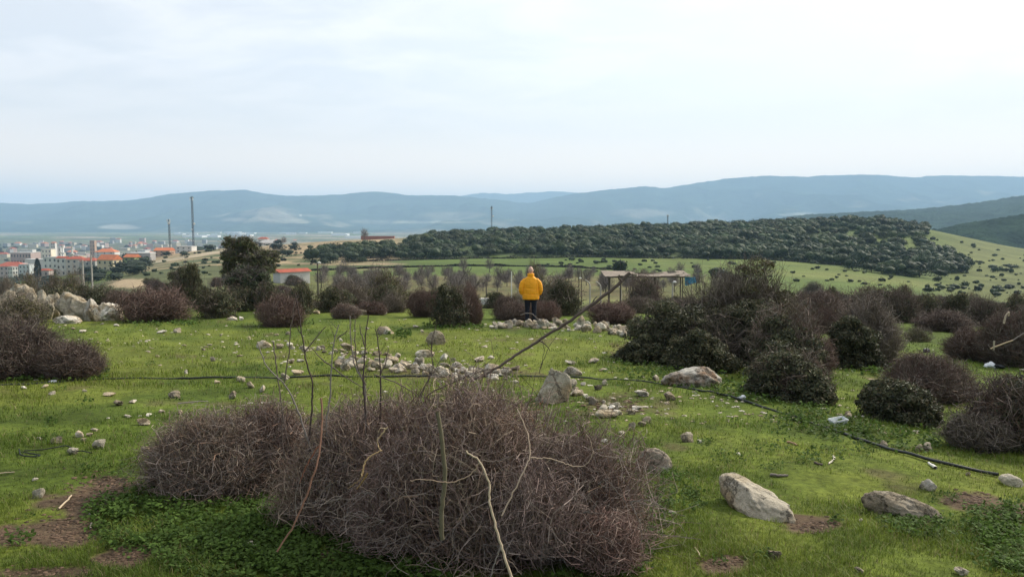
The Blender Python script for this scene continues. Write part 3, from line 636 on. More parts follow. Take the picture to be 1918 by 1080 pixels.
def build_person():
    g = gx(994, 22.6); root = empty('person', (g[0], g[1], g[2] - .0)); root.scale = (.93, .95, 1)
    tag(root, 'bald person in a bright yellow padded jacket and dark trousers, seen from behind', 'person')
    skin = mat_plain('skin', (.60, .38, .30), .6, .06, 30); yel = mat_plain('yellow_nylon', (.95, .39, .012), .6, .05, 14, bump=.15)
    navy = mat_plain('dark_cloth', (.012, .014, .024), .85, .15, 20); leather = mat_plain('shoe_leather', (.03, .025, .02), .6, .1, 30)
    B = [loft([(0, 0, .84, .15, .11), (0, 0, .95, .17, .12), (0, 0, 1.1, .15, .11), (0, 0, 1.3, .18, .125), (0, 0, 1.42, .17, .10), (0, 0, 1.48, .08, .07)]),
         ctube([(0, -.01, 1.42), (0, 0, 1.5), (0, .02, 1.6)], [.075, .06, .062]), blob((0, .02, 1.655), (.078, .098, .112)), blob((0, .045, 1.60), (.058, .07, .06)),
         blob((0, .118, 1.635), (.013, .02, .025), 8), blob((.083, .01, 1.645), (.012, .02, .032), 8), blob((-.083, .01, 1.645), (.012, .02, .032), 8)]
    for s in (-1, 1):
        B.append(ctube([(s*.17, 0, 1.40), (s*.30, -.02, 1.13), (s*.22, .14, .98)], [.055, .043, .03]))
        B.append(blob((s*.205, .17, .965), (.042, .05, .022), 10))
        for i, L in enumerate((.062, .075, .07, .055)):
            x = s*.205 + (i - 1.5) * .021; B.append(ctube([(x, .20, .965), (x - s*.01, .20 + L*.6, .955), (x - s*.02, .20 + L, .935)], [.0095, .009, .008], 7, 6))
        B.append(ctube([(s*.17, .16, .965), (s*.14, .20, .955)], [.012, .010], 7, 5))
        B.append(ctube([(s*.09, 0, .90), (s*.105, .01, .5), (s*.115, -.01, .1)], [.085, .056, .04])); B.append(ctube([(s*.115, -.02, .07), (s*.125, .15, .04)], [.04, .03]))
    remeshed('body', B, .0075, skin, root, 3)
    T = []
    for s in (-1, 1): T.append(ctube([(s*.085, 0, .93), (s*.105, .0, .72), (s*.108, .012, .48), (s*.112, -.005, .26), (s*.115, -.01, .055)], [.11, .098, .076, .068, .07], 16, 22))
    T.append(loft([(0, 0, .80, .17, .12), (0, 0, .92, .185, .13), (0, 0, 1.02, .17, .12)]))
    def wr(co): co = co.copy(); k = .006 * np.sin(co[:, 2] * 60 + 3 * np.sin(co[:, 0] * 20)) * (co[:, 2] < .6); co[:, 1] += k; return co
    remeshed('trousers', T, .012, navy, root, 4, wr)
    for s in (-1, 1): remeshed('shoe', [ctube([(s*.115, -.07, .055), (s*.12, .05, .05), (s*.13, .19, .035)], [.05, .052, .038])], .01, leather, root, 2, lambda c: np.stack([c[:, 0], c[:, 1], np.maximum(c[:, 2], .004)], 1))
    J = [loft([(0, 0, .79, .262, .175), (0, 0, .83, .275, .185), (0, 0, .98, .268, .18), (0, 0, 1.12, .262, .175), (0, 0, 1.28, .255, .165), (0, 0, 1.38, .215, .14), (0, -.005, 1.44, .17, .12), (0, -.01, 1.475, .11, .10)], 28),
         loft([(0, -.01, 1.44, .115, .105), (0, -.008, 1.50, .108, .10), (0, -.005, 1.555, .112, .105), (0, -.005, 1.57, .095, .09)], 20)]
    for s in (-1, 1): J.append(ctube([(s*.17, 0, 1.375), (s*.275, -.01, 1.28), (s*.315, -.03, 1.10), (s*.295, .03, .98), (s*.215, .13, .93)], [.07, .082, .08, .074, .056], 18, 22))
    def seams(co):
        co = co.copy(); r = np.hypot(co[:, 0], co[:, 1]) + 1e-6; k = np.zeros(len(co))
        tor = np.abs(co[:, 0]) < .24
        for zz, a in ((1.12, .016), (.955, .014), (1.455, .014)): k += a * np.exp(-((co[:, 2] - zz + .012 * np.sin(co[:, 0] * 9)) / .011) ** 2) * tor
        for xx in (-.175, .175): k += .012 * np.exp(-((co[:, 0] - xx) / .010) ** 2) * (co[:, 2] < 1.36) * (co[:, 2] > .95)
        k += .010 * np.exp(-((co[:, 2] - .975) / .012) ** 2) * ~tor + .008 * np.sin(co[:, 2] * 70) * ~tor * .5
        k -= .011 * fbm(co[:, 0] * 7, co[:, 1] * 7, co[:, 2] * 9, seed=3, oct=3)
        co[:, 0] -= co[:, 0] / r * k * .8; co[:, 1] -= co[:, 1] / r * k; return co
    remeshed('jacket', J, .010, yel, root, 5, seams)
build_person()

# ============================================================ rocks
ICO = {}
def ico(sub):
    if sub not in ICO:
        bm = bmesh.new(); bmesh.ops.create_icosphere(bm, subdivisions=sub, radius=1); bm.verts.ensure_lookup_table()
        ICO[sub] = (np.array([v.co[:] for v in bm.verts]), np.array([[v.index for v in f.verts] for f in bm.faces])); bm.free()
    return ICO[sub]
def rock_mesh(name, seed, sub, mat, rough=.10, cuts=9, dcut=(.55, .9), scale=(1, 1, 1)):
    rng = RNG(seed); D, Fq = ico(sub)
    n = unit(rng.normal(0, 1, (cuts, 3))); d = rng.uniform(*dcut, cuts)
    q = D @ n.T; r = np.where(q > 1e-3, d / np.maximum(q, 1e-3), 9).min(1); r = np.minimum(r, 1.05)
    s = seed * 3.7
    r = r * (1 + rough * fbm(D[:, 0]*2.2 + s, D[:, 1]*2.2, D[:, 2]*2.2, seed=seed, oct=4) + rough * .5 * (fbm(D[:, 0]*6 + s, D[:, 1]*6, D[:, 2]*6, seed=seed+5, oct=3)))
    if sub >= 5: r = r * (1 - .05 * sstep(.1, .5, np.abs(fbm(D[:, 0]*3.3 + s, D[:, 1]*3.3, D[:, 2]*5, seed=seed+9, oct=4)) ) * 1 + .02 * fbm(D[:, 0]*16, D[:, 1]*16 + s, D[:, 2]*16, seed=seed+11, oct=3))
    V = D * r[:, None]
    V = V / np.abs(V).max(0) * np.array(scale)
    o = mesh(name, V, Fq, mat, smooth=sub >= 5, link=False); return o
ROCKP = [rock_mesh('stone', 100 + i, 3, m, .16, 8, (.42, .8)) for i, m in enumerate([M_rock] * 7 + [M_rock_tan] * 3 + [M_rock_grey] * 3)]
RUSED = set()
def stone(px, py, w, hh, label='small pale stone lying loose on the grass', group='small stones scattered over the grass', kind=None, name='stone', cat='stone', g=None, lift=0):
    idx = {'tan': (7, 10), 'grey': (10, 13), None: (0, 7), 'pale': (0, 7)}[kind]; i = random.randrange(*idx); p = ROCKP[i]
    if i in RUSED: o = p.copy()
    else: RUSED.add(i); o = p
    col.objects.link(o)
    if g is None: g = gp(px, py)
    m = pxm(g[1]); a = w * m / 2 * .95; c = hh * m / 1.15
    o.location = (g[0], g[1] + a * .6, g[2] + c * .38 + lift); o.scale = (a, a * random.uniform(.6, 1.0), c * .8)
    o.rotation_euler = (random.uniform(-.15, .15), random.uniform(-.15, .15), random.uniform(-.35, .35) + random.choice([0, math.pi]))
    o.name = name; tag(o, label, cat, group); return o
def boulder(p0, p1, hpx, label, seed, mat=None, wid=.5, sub=5, rough=.12, cuts=8, emb=.38, name='boulder', tilt=0, slope=0):
    """a boulder whose foot runs from photo point p0 to p1"""
    a, b = gp(*p0), gp(*p1); c = (a + b) / 2; L = np.linalg.norm((b - a)[:2]); Hh = hpx * pxm(c[1])
    o = rock_mesh(name, seed, sub, mat or M_rock, rough, cuts, (.6, .95)); col.objects.link(o)
    ang = math.atan2(b[1] - a[1], b[0] - a[0]); W = L * wid
    nrm = np.array([-math.sin(ang), math.cos(ang)]); nrm = nrm if nrm[1] > 0 else -nrm
    o.location = (c[0] + nrm[0] * W * .25, c[1] + nrm[1] * W * .4, c[2] + Hh * (.5 - emb / 2) * .7); o.scale = (L / 2, W / 2, Hh * (.5 + emb / 2)); o.rotation_euler = (tilt, slope, ang)
    tag(o, label, 'boulder'); return o
def outcrop(px, Y, w, top, label, seed, mat=None, dr=.8, rough=.15, cuts=6, rz=0, sub=5):
    g = gx(px, Y); H = top_z(px, top, Y) - g[2]; a = w * pxm(Y) / 2; o = rock_mesh('boulder', seed, sub, mat or M_rock_tan, rough, cuts, (.5, .9)); col.objects.link(o)
    o.location = (g[0], g[1], g[2] + H * .30); o.scale = (a, a * dr, H * .70); o.rotation_euler = (0, 0, rz); tag(o, label, 'boulder')
outcrop(148, 24.6, 92, 540, 'largest tan boulder of the outcrop with a pale split face, near the round thorn bush', 1, rz=.3, rough=.2, cuts=5)
outcrop(172, 24.2, 30, 556, 'narrow pale slab leaning on the right face of the largest tan boulder', 21, M_rock, 1.4, rz=.2)
outcrop(206, 24.2, 50, 565, 'rough pale rubble boulder right of the largest tan boulder', 2, M_rock, .8, .3)
outcrop(182, 24.0, 24, 573, 'small pale block between the largest tan boulder and the rough pale one', 22, M_rock, .8, .3)
outcrop(42, 27, 52, 529, 'peaked tan boulder at the back of the left outcrop', 3, rough=.25); outcrop(66, 26.6, 40, 545, 'tan boulder sloping down right from the peaked boulder', 23, rough=.2)
outcrop(5, 26, 66, 537, 'low tan boulder at the left end of the outcrop', 4, rough=.2)
outcrop(80, 26, 24, 541, 'small round dark tan boulder behind the flat topped one', 5); outcrop(105, 25.4, 40, 544, 'flat topped tan boulder left of the largest boulder', 6, rough=.2); outcrop(92, 25, 24, 550, 'wedge shaped tan boulder at the front of the flat topped one', 24)
outcrop(60, 25.2, 60, 562, 'wide low tan rock ledge in front of the peaked boulder', 25, rough=.25)
boulder((92, 607), (138, 607), 17, 'flat cream boulder sunk in grass behind the leftmost thorn bush', 7, M_rock, .7)
boulder((636, 590), (684, 591), 20, 'smooth grey domed boulder in front of the shrubs', 8, M_rock_grey, .5)
boulder((702, 588), (726, 588), 10, 'small dark mossy boulder right of the grey domed boulder', 9, M_rock_grey, .6, sub=4)
boulder((796, 646), (834, 646), 30, 'dark grey leaning boulder in the middle of the lawn', 10, M_rock_grey, .6, slope=.35)
boulder((702, 625), (730, 626), 16, 'grey and white boulder beside a leafy green clump', 12, M_rock, .6, sub=4)
boulder((774, 668), (814, 668), 14, 'bright white flat boulder with a rusty right end', 13, M_rock, .6, sub=4)
boulder((998, 752), (1066, 754), 80, 'large smooth tan boulder rising behind the big foreground thorn bush', 14, M_rock_tan, .8, slope=.2)
boulder((1048, 702), (1090, 705), 19, 'pale domed boulder at the right end of the stone scatter above the black hose', 15, M_rock, .6)
boulder((1244, 724), (1362, 728), 40, 'wide white and rust stained boulder in front of the giant evergreen shrub', 16, mat_rock('rust_stained_limestone', (.66, .62, .54), (.36, .23, .14), (.10, .085, .07), .9), .5, rough=.2)
boulder((1190, 886), (1262, 888), 50, 'grey wedge shaped boulder with black lichen right of the big thorn bush', 17, mat_rock('lichen_limestone', (.46, .43, .38), (.30, .25, .19), (.07, .065, .06), .6), .6, slope=.25, cuts=6)
boulder((1340, 932), (1466, 986), 54, 'long smooth cream boulder like a loaf, lying on the near lawn', 18, M_rock_tan, .5, cuts=6, rough=.12, slope=.2)
boulder((1612, 962), (1772, 986), 50, 'long low speckled brown boulder with weeds along its front', 19, M_rock_grey, .45, slope=.16, cuts=7, rough=.16)
boulder((1868, 902), (1908, 914), 22, 'rounded tan boulder at the foot of the dark shrub by the right edge', 20, M_rock_tan, .7, sub=4)
for a in [(82,727,15,7),(42,728,14,5),(156,734,12,5),(200,742,26,7),(247,755,18,6),(300,773,15,6),(337,776,12,6),(236,782,17,5),(278,779,12,5),(165,817,14,7),(175,808,16,6),
          (190,608,9,3),(216,611,14,5),(153,623,13,6),(135,617,10,4),(178,623,10,3),(163,597,10,5),(226,597,13,5),(300,624,20,6),(293,618,5,4),(433,601,24,8),(451,600,9,8),(413,629,5,4),(347,700,10,8),(404,718,15,7),
          (592,587,18,5),(687,617,10,4),(637,639,10,6),(651,692,14,9),(545,681,14,9),(560,678,18,6),(554,702,28,10),(532,711,18,13),(491,735,13,14),(898,678,24,10),(920,672,16,6),(517,629,10,4),(778,614,12,5),(790,622,9,5),
          (1069,683,24,8),(1112,680,24,9),(1131,695,20,5),(1094,722,14,8),(1336,745,12,4),(1192,767,27,6),(1164,814,15,8),(1133,829,22,8),(1262,966,18,9),(1815,891,10,7),(1658,838,17,13),(1695,849,12,5),(1488,787,12,6),(1823,718,18,4),(1860,738,12,4),
          (1613,978,12,7),(1312,829,12,6),(1384,852,10,5),(1230,596,9,4),(820,596,10,4),(860,590,8,3),(468,1024,28,9),(1613,1074,22,10),(64,900,14,6),(72,823,10,5),(380,656,10,4),(446,668,8,4)]:
    stone(*a)
U = lambda *a, lab, k=None: stone(*a, label=lab, group=None, kind=k)
U(1804,1078,34,14, lab='white jagged stone cut by the bottom edge under the speckled boulder')
U(325,746,27,14, lab='bluish grey lumpy stone on the left lawn just below the black hose', k='grey'); U(219,760,22,11, lab='blue grey pointed stone between flat stones on the left lawn', k='grey')
U(396,677,13,9, lab='small tan cube shaped stone alone on the lawn above the black hose', k='tan'); U(96,739,15,6, lab='dark flat stone under the hose at far left', k='grey')
U(449,716,19,12, lab='tan rounded stone touching the black hose', k='tan'); U(467,727,18,13, lab='pale blocky stone below the hose, right of the tan rounded one')
U(435,747,19,15, lab='white pointed stone above the left thorn mound'); U(262,797,31,12, lab='long brown flat stone left of the low thorn mound', k='tan')
U(145,819,20,14, lab='cream stone at the top of a small stone cluster on the left lawn'); U(155,828,13,9, lab='small brown stone under the cream stone of the left cluster', k='tan')
U(103,830,25,11, lab='grey flat stone left of the stone cluster', k='grey'); U(184,841,30,18, lab='cream pentagon stone, largest of the left cluster', k='tan'); U(134,852,27,13, lab='half buried tan stone with a black cord across it', k='tan')
U(272,848,26,15, lab='brown stone at the left tip of the low thorn mound', k='tan'); U(68,933,25,18, lab='tan blocky stone beside the bare dirt patch', k='tan')
U(490,652,34,14, lab='hollow white stone like an open shell at the left end of the stone line'); U(522,653,17,11, lab='egg shaped white stone beside the hollow stone')
U(650,656,32,13, lab='white domed stone above the line of rubble'); U(832,676,20,14, lab='pale triangular stone right of the bright white boulder'); U(849,676,12,8, lab='small grey stone right of the pale triangular one', k='grey')
U(1229,714,18,12, lab='round cream stone left of the wide rust stained boulder'); U(1122,730,20,12, lab='mottled grey stone pair below the hose, lower one', k='grey'); U(1134,722,15,11, lab='mottled purple grey stone leaning on the lower grey one', k='grey')
U(1206,743,34,11, lab='cream cluster stone on the yellowish grass patch'); U(1206,735,16,7, lab='brown stone on top of the cream cluster stone', k='tan'); U(1254,750,32,16, lab='curved white stone with a shaded hollow left side')
U(1136,783,50,14, lab='flat layered tan rock slab below the rubble patch', k='tan'); U(1185,804,16,14, lab='tan upright stone, left of three in a row', k='tan'); U(1202,799,21,11, lab='flat grey stone, middle of three in a row', k='grey'); U(1214,794,23,14, lab='slanting grey stone, right of three in a row', k='grey')
U(1290,828,30,18, lab='blocky grey stone with a rusty side on the open lawn', k='grey'); U(1742,918,33,20, lab='white wedge stone below the end of the black hose'); U(1455,1048,32,21, lab='grey blocky stone near the bottom, below the loaf boulder', k='grey')
U(1724,846,20,14, lab='tan half of a stone pair beside the right dark shrub', k='tan'); U(1742,846,22,18, lab='grey half of a stone pair beside the right dark shrub', k='grey'); U(1590,784,16,16, lab='round tan stone standing behind the white tub', k='tan')
U(539,628,11,8, lab='single orange brown stone on the lawn above the hollow white stone', k='tan'); U(331,623,17,9, lab='dark grey pyramid stone on the upper left lawn', k='grey'); U(1089,612,22,21, lab='tallest block of the dry stone row, right of the fallen pole')
U(1166,852,8,5, lab='tiny grey stone right of the thorn bush beside the wedge boulder', k='grey')
def band(pts, n, spread, smin, smax, label, group, hr=(.4, .75), lift=0):
    P = smooth_path(np.array(pts, float), n)
    for p in P:
        w = random.uniform(smin, smax); x = p[0] + random.uniform(-8, 8); y = p[1] + random.uniform(-spread, spread)
        stone(x, y, w, w * random.uniform(*hr), label, group, random.choice([None, None, None, 'grey', 'tan']), lift=random.random() * lift)
band([(545, 654), (600, 658), (650, 663), (745, 668)], 34, 4, 7, 17, 'small pale stone in the narrow upper line of rubble', 'stones of the upper rubble line')
band([(630, 686), (700, 684), (760, 690), (840, 700), (965, 706)], 92, 13, 10, 26, 'small pale stone in the wide rubble scatter behind the thorn bush', 'stones of the wide rubble scatter')
band([(1070, 728), (1105, 745), (1130, 762), (1175, 776)], 16, 8, 8, 26, 'whitish broken stone in the rubble patch below the black hose', 'stones of the rubble patch')
band([(920, 614), (960, 612), (1010, 615), (1060, 617), (1120, 620), (1190, 631)], 42, 3, 9, 24, 'pale block in the low row of field stones at the person\'s feet', 'blocks of the low stone row', (.5, .8))
band([(925, 610), (1000, 610), (1080, 611), (1188, 618)], 22, 1.5, 9, 18, 'pale block in the low row of field stones at the person\'s feet', 'blocks of the low stone row', (.5, .8), .07)
def chips():
    rng = RNG(77); N = 1100; iY = rng.uniform(1/29, 1/8, N * 2); Y = 1 / iY; u = rng.uniform(-.72, .72, N * 2); X = u * Y
    keep = (vnoise(X * .35, Y * .35, seed=8) + rng.uniform(-.6, .6, N * 2)) > 0; X, Y = X[keep], Y[keep]; Z = h(X, Y)
    D, Fq = ico(1); n = len(X); s = rng.uniform(.008, .028, n) * np.clip(Y / 9, .6, 1.6)
    V = (D[None] * (1 + rng.uniform(-.3, .3, (n, len(D), 1))) * np.stack([s * rng.uniform(.8, 1.8, n), s, s * .5], 1)[:, None]) + np.stack([X, Y, Z + s * .1], 1)[:, None]
    Fa = (Fq[None] + (np.arange(n) * len(D))[:, None, None]).reshape(-1, 3)
    tag(mesh('stone_chips', V.reshape(-1, 3), Fa, M_rock), kind='stuff')
chips()

# ============================================================ shrubs, hand placed
def bare_thorn(rng, N, sp, rx, ry, H, ln, rad, K, S, *a, **k):
    V, Fq, C = bare_parts(rng, N, rx, ry, H, ln, rad, K, S, *a, **k)
    if not sp: return V, Fq, C
    m = merge([(V, Fq, C), thorns(rng, V, K, S, ln * .16, rad * .8, int(N * sp), C)]); return m[0], m[1][0], m[2]
def custom_bush(name, cat, label, px, Y, comps, group=None):
    """comps: list of (part, kind, dx_px, dY, base_lift, w_px, top_py, N, extra)"""
    g = gx(px, Y); root = empty(name, g); tag(root, label, cat, group); acc = {}
    for (part, kind, dx, dY, bl, w, top, N, kw) in comps:
        rng = RNG(abs(int(px * 7 + dx * 13 + top * 3 + N)) % 99991); kw = dict(kw); sc = pxm(Y + dY); rx = w * sc / 2; ry = rx * kw.pop('dr', .85)
        gg = gx(px + dx, Y + dY); H = top_z(px + dx, top, Y + dY) - gg[2] - bl; off = gg - g + np.array([0, 0, bl])
        if kind == 'leaf': V, Fq, C = leaf_parts(rng, N, rx, ry, H, kw.pop('ls', .022) * 1.12, kw.pop('nc', 70), kw.pop('cr', .24), kw.pop('lobes', .45), kw.pop('pal', None), kw.pop('low', 0), **kw)
        elif kind == 'bare': V, Fq, C = bare_thorn(rng, N, kw.pop('sp', 0), rx, ry, H, kw.pop('ln', .32), kw.pop('rad', .004), kw.pop('K', 6), 3, kw.pop('low', 0), kw.pop('lobes', .45), kw.pop('pal', None), **kw)
        else: V, Fq, C = stems_parts(rng, N, rx, ry, H, kw.pop('r0', .03), kw.pop('c', (.12, .10, .085)))
        acc.setdefault(part, []).append((V + off, Fq, C))
    for part, lst in acc.items():
        V, Fq, C = merge(lst); C = C * (1.3 if Y < 6 else 1.0); mesh(part, V, Fq, M_leaf if part == 'foliage' else M_twig, root, colr=C)
    return root
# the giant evergreen shrub
custom_bush('evergreen_shrub', 'shrub', 'giant dark evergreen shrub behind the wide rust stained boulder', 1330, 14.3, [
    ('foliage', 'leaf', -75, 0, 0, 175, 572, 30000, dict(nc=110, ls=.026)), ('foliage', 'leaf', -125, -.6, 0, 120, 632, 9000, dict(nc=50, ls=.026)),
    ('foliage', 'leaf', 20, .8, 0, 215, 543, 44000, dict(nc=120, ls=.026)), ('foliage', 'leaf', 90, .3, .3, 150, 560, 17000, dict(nc=70, ls=.026)),
    ('foliage', 'leaf', -15, -1.3, 0, 150, 625, 13000, dict(nc=70, ls=.024)), ('foliage', 'leaf', 85, 1.3, .9, 170, 492, 9000, dict(nc=26, ls=.024, pal=PAL_OLIVE, low=.1)),
    ('stems', 'stem', 10, .2, 0, 220, 560, 40, dict(r0=.04, c=(.16, .14, .12))), ('stems', 'bare', -20, .1, 0, 285, 552, 1500, dict(ln=.5, rad=.004, pal=PAL_GREYB)),
    ('foliage', 'leaf', 110, -.4, 0, 140, 562, 15000, dict(nc=60, ls=.026)), ('stems', 'bare', 75, 1.2, 1.0, 175, 488, 800, dict(ln=.8, rad=.0045, pal=PAL_GREYB, crook=.35, up=.7)), ('stems', 'bare', 10, 1.0, .9, 150, 515, 500, dict(ln=.8, rad=.0045, pal=PAL_GREYB, crook=.35, up=.7))])
custom_bush('mixed_shrub', 'shrub', 'twiggy half leafy shrub growing against the right side of the giant evergreen shrub', 1475, 12.6, [
    ('twigs', 'bare', 0, 0, 0, 155, 560, 2600, dict(ln=.5, rad=.0042, pal=PAL_RED + PAL_GREYB * 2, sp=.5)), ('foliage', 'leaf', 0, -.2, 0, 150, 575, 14000, dict(nc=60, ls=.026)), ('twigs', 'bare', 55, .2, 0, 70, 630, 1800, dict(ln=.3, rad=.004, pal=PAL_RED)),
    ('foliage', 'leaf', -10, .3, 0, 130, 575, 5000, dict(nc=40, ls=.022, pal=PAL_OLIVE))])
custom_bush('evergreen_shrub', 'shrub', 'rounded evergreen shrub at the foot of the purplish thorn bush, left of the white tub', 1478, 10.2, [
    ('foliage', 'leaf', 0, 0, 0, 165, 642, 26000, dict(nc=100)), ('foliage', 'leaf', 45, -.4, 0, 105, 700, 9000, dict(nc=50)), ('foliage', 'leaf', -45, .2, 0, 90, 690, 7000, dict(nc=40)),
    ('stems', 'stem', 0, 0, 0, 140, 650, 24, dict(r0=.025)), ('stems', 'bare', 0, 0, 0, 170, 642, 1500, dict(rad=.0032, pal=PAL_GREYB + PAL_RED))])
custom_bush('mixed_shrub', 'shrub', 'grey twiggy shrub with a dark leafy core, centre right behind the lawn strip', 1615, 15.0, [
    ('foliage', 'leaf', -20, -.5, 0, 120, 580, 18000, dict(nc=60, ls=.026)), ('foliage', 'leaf', 30, .2, 0, 60, 610, 4000, dict(nc=30, ls=.026)),
    ('twigs', 'bare', 8, .2, 0, 135, 550, 8500, dict(ln=.45, rad=.0045, pal=PAL_GREYB))])
custom_bush('evergreen_shrub', 'shrub', 'dense evergreen shrub right of the white tub', 1688, 8.9, [
    ('foliage', 'leaf', 0, 0, 0, 155, 712, 26000, dict(nc=90, ls=.021)), ('foliage', 'leaf', -45, .2, 0, 78, 700, 9000, dict(nc=40, ls=.021)), ('foliage', 'leaf', 45, -.2, 0, 70, 745, 6000, dict(nc=40, ls=.018)),
    ('stems', 'stem', 0, 0, 0, 130, 715, 18, dict(r0=.018)), ('stems', 'bare', 0, 0, 0, 155, 714, 450, dict(rad=.003, ln=.25))])
custom_bush('thorn_bush', 'thorn bush', 'tawny bare thorn bush directly behind the dense evergreen shrub on the right', 1735, 10.7, [
    ('twigs', 'bare', 0, 0, 0, 190, 668, 9000, dict(ln=.34, rad=.0034, pal=PAL_GREYB + PAL_RED)), ('foliage', 'leaf', 20, 0, 0, 130, 695, 4500, dict(nc=30, ls=.018, pal=PAL_OLIVE))])
custom_bush('mixed_shrub', 'shrub', 'large dark shrub of leaves and tangled twigs cut by the right edge', 1905, 7.6, [
    ('foliage', 'leaf', 10, 0, 0, 215, 694, 28000, dict(nc=90, ls=.022)), ('foliage', 'leaf', -65, -.2, 0, 120, 770, 12000, dict(nc=50, ls=.021)),
    ('twigs', 'bare', 0, -.1, 0, 250, 700, 2600, dict(ln=.34, rad=.0034)), ('twigs', 'bare', -75, -.3, 0, 130, 780, 1800, dict(ln=.3, rad=.003, pal=PAL_GREYB))])
custom_bush('thorn_bush', 'thorn bush', 'low brown thorn bush left of the broken pale branch at right', 1815, 17.0, [('twigs', 'bare', 0, 0, 0, 100, 616, 7500, dict(ln=.4, rad=.005))])
custom_bush('thorn_bush', 'thorn bush', 'grey tangled thorn bush holding a broken pale branch at the right edge', 1900, 16.2, [('twigs', 'bare', 0, 0, 0, 140, 585, 9500, dict(ln=.55, rad=.005, pal=PAL_GREYB + PAL_RED)), ('foliage', 'leaf', 0, 0, 0, 120, 600, 5000, dict(nc=30, ls=.028))])
custom_bush('thorn_bush', 'thorn bush', 'spreading grey thorn bush cut by the left edge above the hose', 50, 11.6, [
    ('twigs', 'bare', -20, 0, 0, 240, 592, 12000, dict(ln=.42, rad=.004, pal=PAL_GREYB + [[.105, .074, .066]] * 4)), ('twigs', 'bare', 85, -.3, 0, 130, 640, 4200, dict(ln=.35, rad=.0035)),
    ('foliage', 'leaf', -10, .2, 0, 190, 640, 6000, dict(nc=40, ls=.02, pal=PAL_OLIVE))])
B = place_bush
B(297, 24.0, 158, 535, 'redthorn', 'round reddish thorn bush right of the large tan boulder', v=0)
B(35, 23.5, 130, 546, 'olive', 'low tawny shrub in front of the left boulder outcrop', v=0)
B(408, 26, 100, 518, 'ever', 'sprawling evergreen shrub between the round thorn bush and the tall dark tree', v=0)
B(352, 34, 72, 480, 'ever', 'upright dark evergreen left of the tall open crowned tree', v=1)
B(528, 22.2, 104, 549, 'redthorn', 'reddish rounded thorn bush standing alone left of centre', v=1)
B(562, 28, 72, 518, 'ever', 'dark conical evergreen behind the lone reddish thorn bush', v=2)
B(628, 30, 80, 522, 'ever', 'dark rounded evergreen behind the smooth grey domed boulder', v=0)
B(648, 26, 66, 565, 'thorn', 'low brown thorn bush touching the grey domed boulder', v=1)
B(722, 36, 96, 494, 'olive', 'big olive topped shrub rising over the middle thicket', v=1)
B(722, 34, 80, 525, 'ever', 'dark base shrub under the big olive topped shrub', v=1)
B(735, 30, 62, 546, 'greythorn', 'grey mound shrub in front of the olive topped shrub', v=0)
B(696, 28, 66, 560, 'redthorn', 'low reddish bush behind the small dark mossy boulder', v=2)
B(800, 27, 85, 538, 'redthorn', 'reddish thorn bush left of the dark leafy one', v=0)
B(846, 22.4, 100, 520, 'ever', 'tall dark leafy shrub left of the person, nearest of the middle thicket', v=1)
B(880, 23.0, 62, 530, 'redthorn', 'reddish twiggy bush joined to the right of the tall dark leafy shrub', v=1)
B(950, 26, 70, 548, 'thorn', 'brown thorn bush just left of the yellow jacket', v=2)
B(1020, 25, 76, 558, 'redthorn', 'reddish thorn bush behind the person\'s legs', v=2)
B(968, 25.4, 90, 562, 'thorn', 'low dark thorn bush at the left of the person\'s legs', v=0)
B(1058, 28, 86, 513, 'ever', 'tall mixed shrub right of the person behind the fallen pole', v=2)
B(1150, 24.6, 112, 562, 'redthorn', 'pinkish brown thorn mound behind the low stone row', v=0)
B(1207, 44, 84, 504, 'mix', 'dark shrub growing in front of the ruined shelter', v=1)
B(1255, 40, 60, 545, 'ever', 'dark shrub under the right half of the ruined shelter', v=0)
B(1000, 62, 52, 484, 'olive', 'loose olive bush rising above the bald head', v=2)
B(1552, 38, 46, 526, 'ever', 'upright evergreen right of the giant shrub', v=2); B(1592, 38, 40, 542, 'ever', 'small evergreen right of the upright evergreen', v=0)
B(1545, 24, 56, 572, 'redthorn', 'reddish bush in the gap right of the giant shrub', v=1); B(1655, 34, 66, 545, 'greythorn', 'grey twiggy bush behind the grey shrub with dark core', v=1)
B(1690, 32, 86, 532, 'mix', 'dark twiggy shrub on the right, below the bare field corner', v=0); B(1785, 33, 78, 540, 'ever', 'bushy evergreen on the right below the hill foot', v=1)
B(1765, 27, 120, 578, 'thorn', 'long low brown bush right of the grey shrub with dark core', v=0); B(1848, 30, 96, 552, 'mix', 'wide dark shrub above the low brown thorn bush at right', v=1)
B(1904, 32, 74, 540, 'ever', 'dark evergreen above the grey tangled bush at the right edge', v=2); B(1500, 26, 60, 548, 'mix', 'dark shrub peeping out behind the purplish thorn bush', v=2)
B(1720, 22, 60, 610, 'olive', 'small tawny tussock shrub at the top of the right lawn strip', v=0)
B(55, 45, 66, 503, 'olive', 'olive shrub behind the left outcrop, left one of a trio', v=0); B(107, 47, 56, 500, 'olive', 'olive shrub behind the left outcrop, middle one of a trio', v=1); B(140, 46, 58, 502, 'olive', 'olive shrub behind the left outcrop, right one of a trio', v=2)
B(180, 34, 92, 522, 'ever', 'dark low evergreen behind the largest tan boulder', v=0); B(222, 32, 60, 537, 'thorn', 'brown bush right behind the pale rubble boulder', v=1); B(98, 36, 110, 526, 'ever', 'dark evergreen belt shrub behind the flat topped boulder', v=2)
B(15, 50, 52, 516, 'greythorn', 'grey bush behind the low tan boulder at far left', v=2); B(262, 30, 60, 548, 'redthorn', 'small reddish bush left of and behind the round reddish one', v=2)
B(500, 30, 62, 522, 'ever', 'dark shrub at the right foot of the tall open crowned tree', v=1); B(445, 30, 90, 525, 'ever', 'dark shrub at the left foot of the tall open crowned tree', v=2)
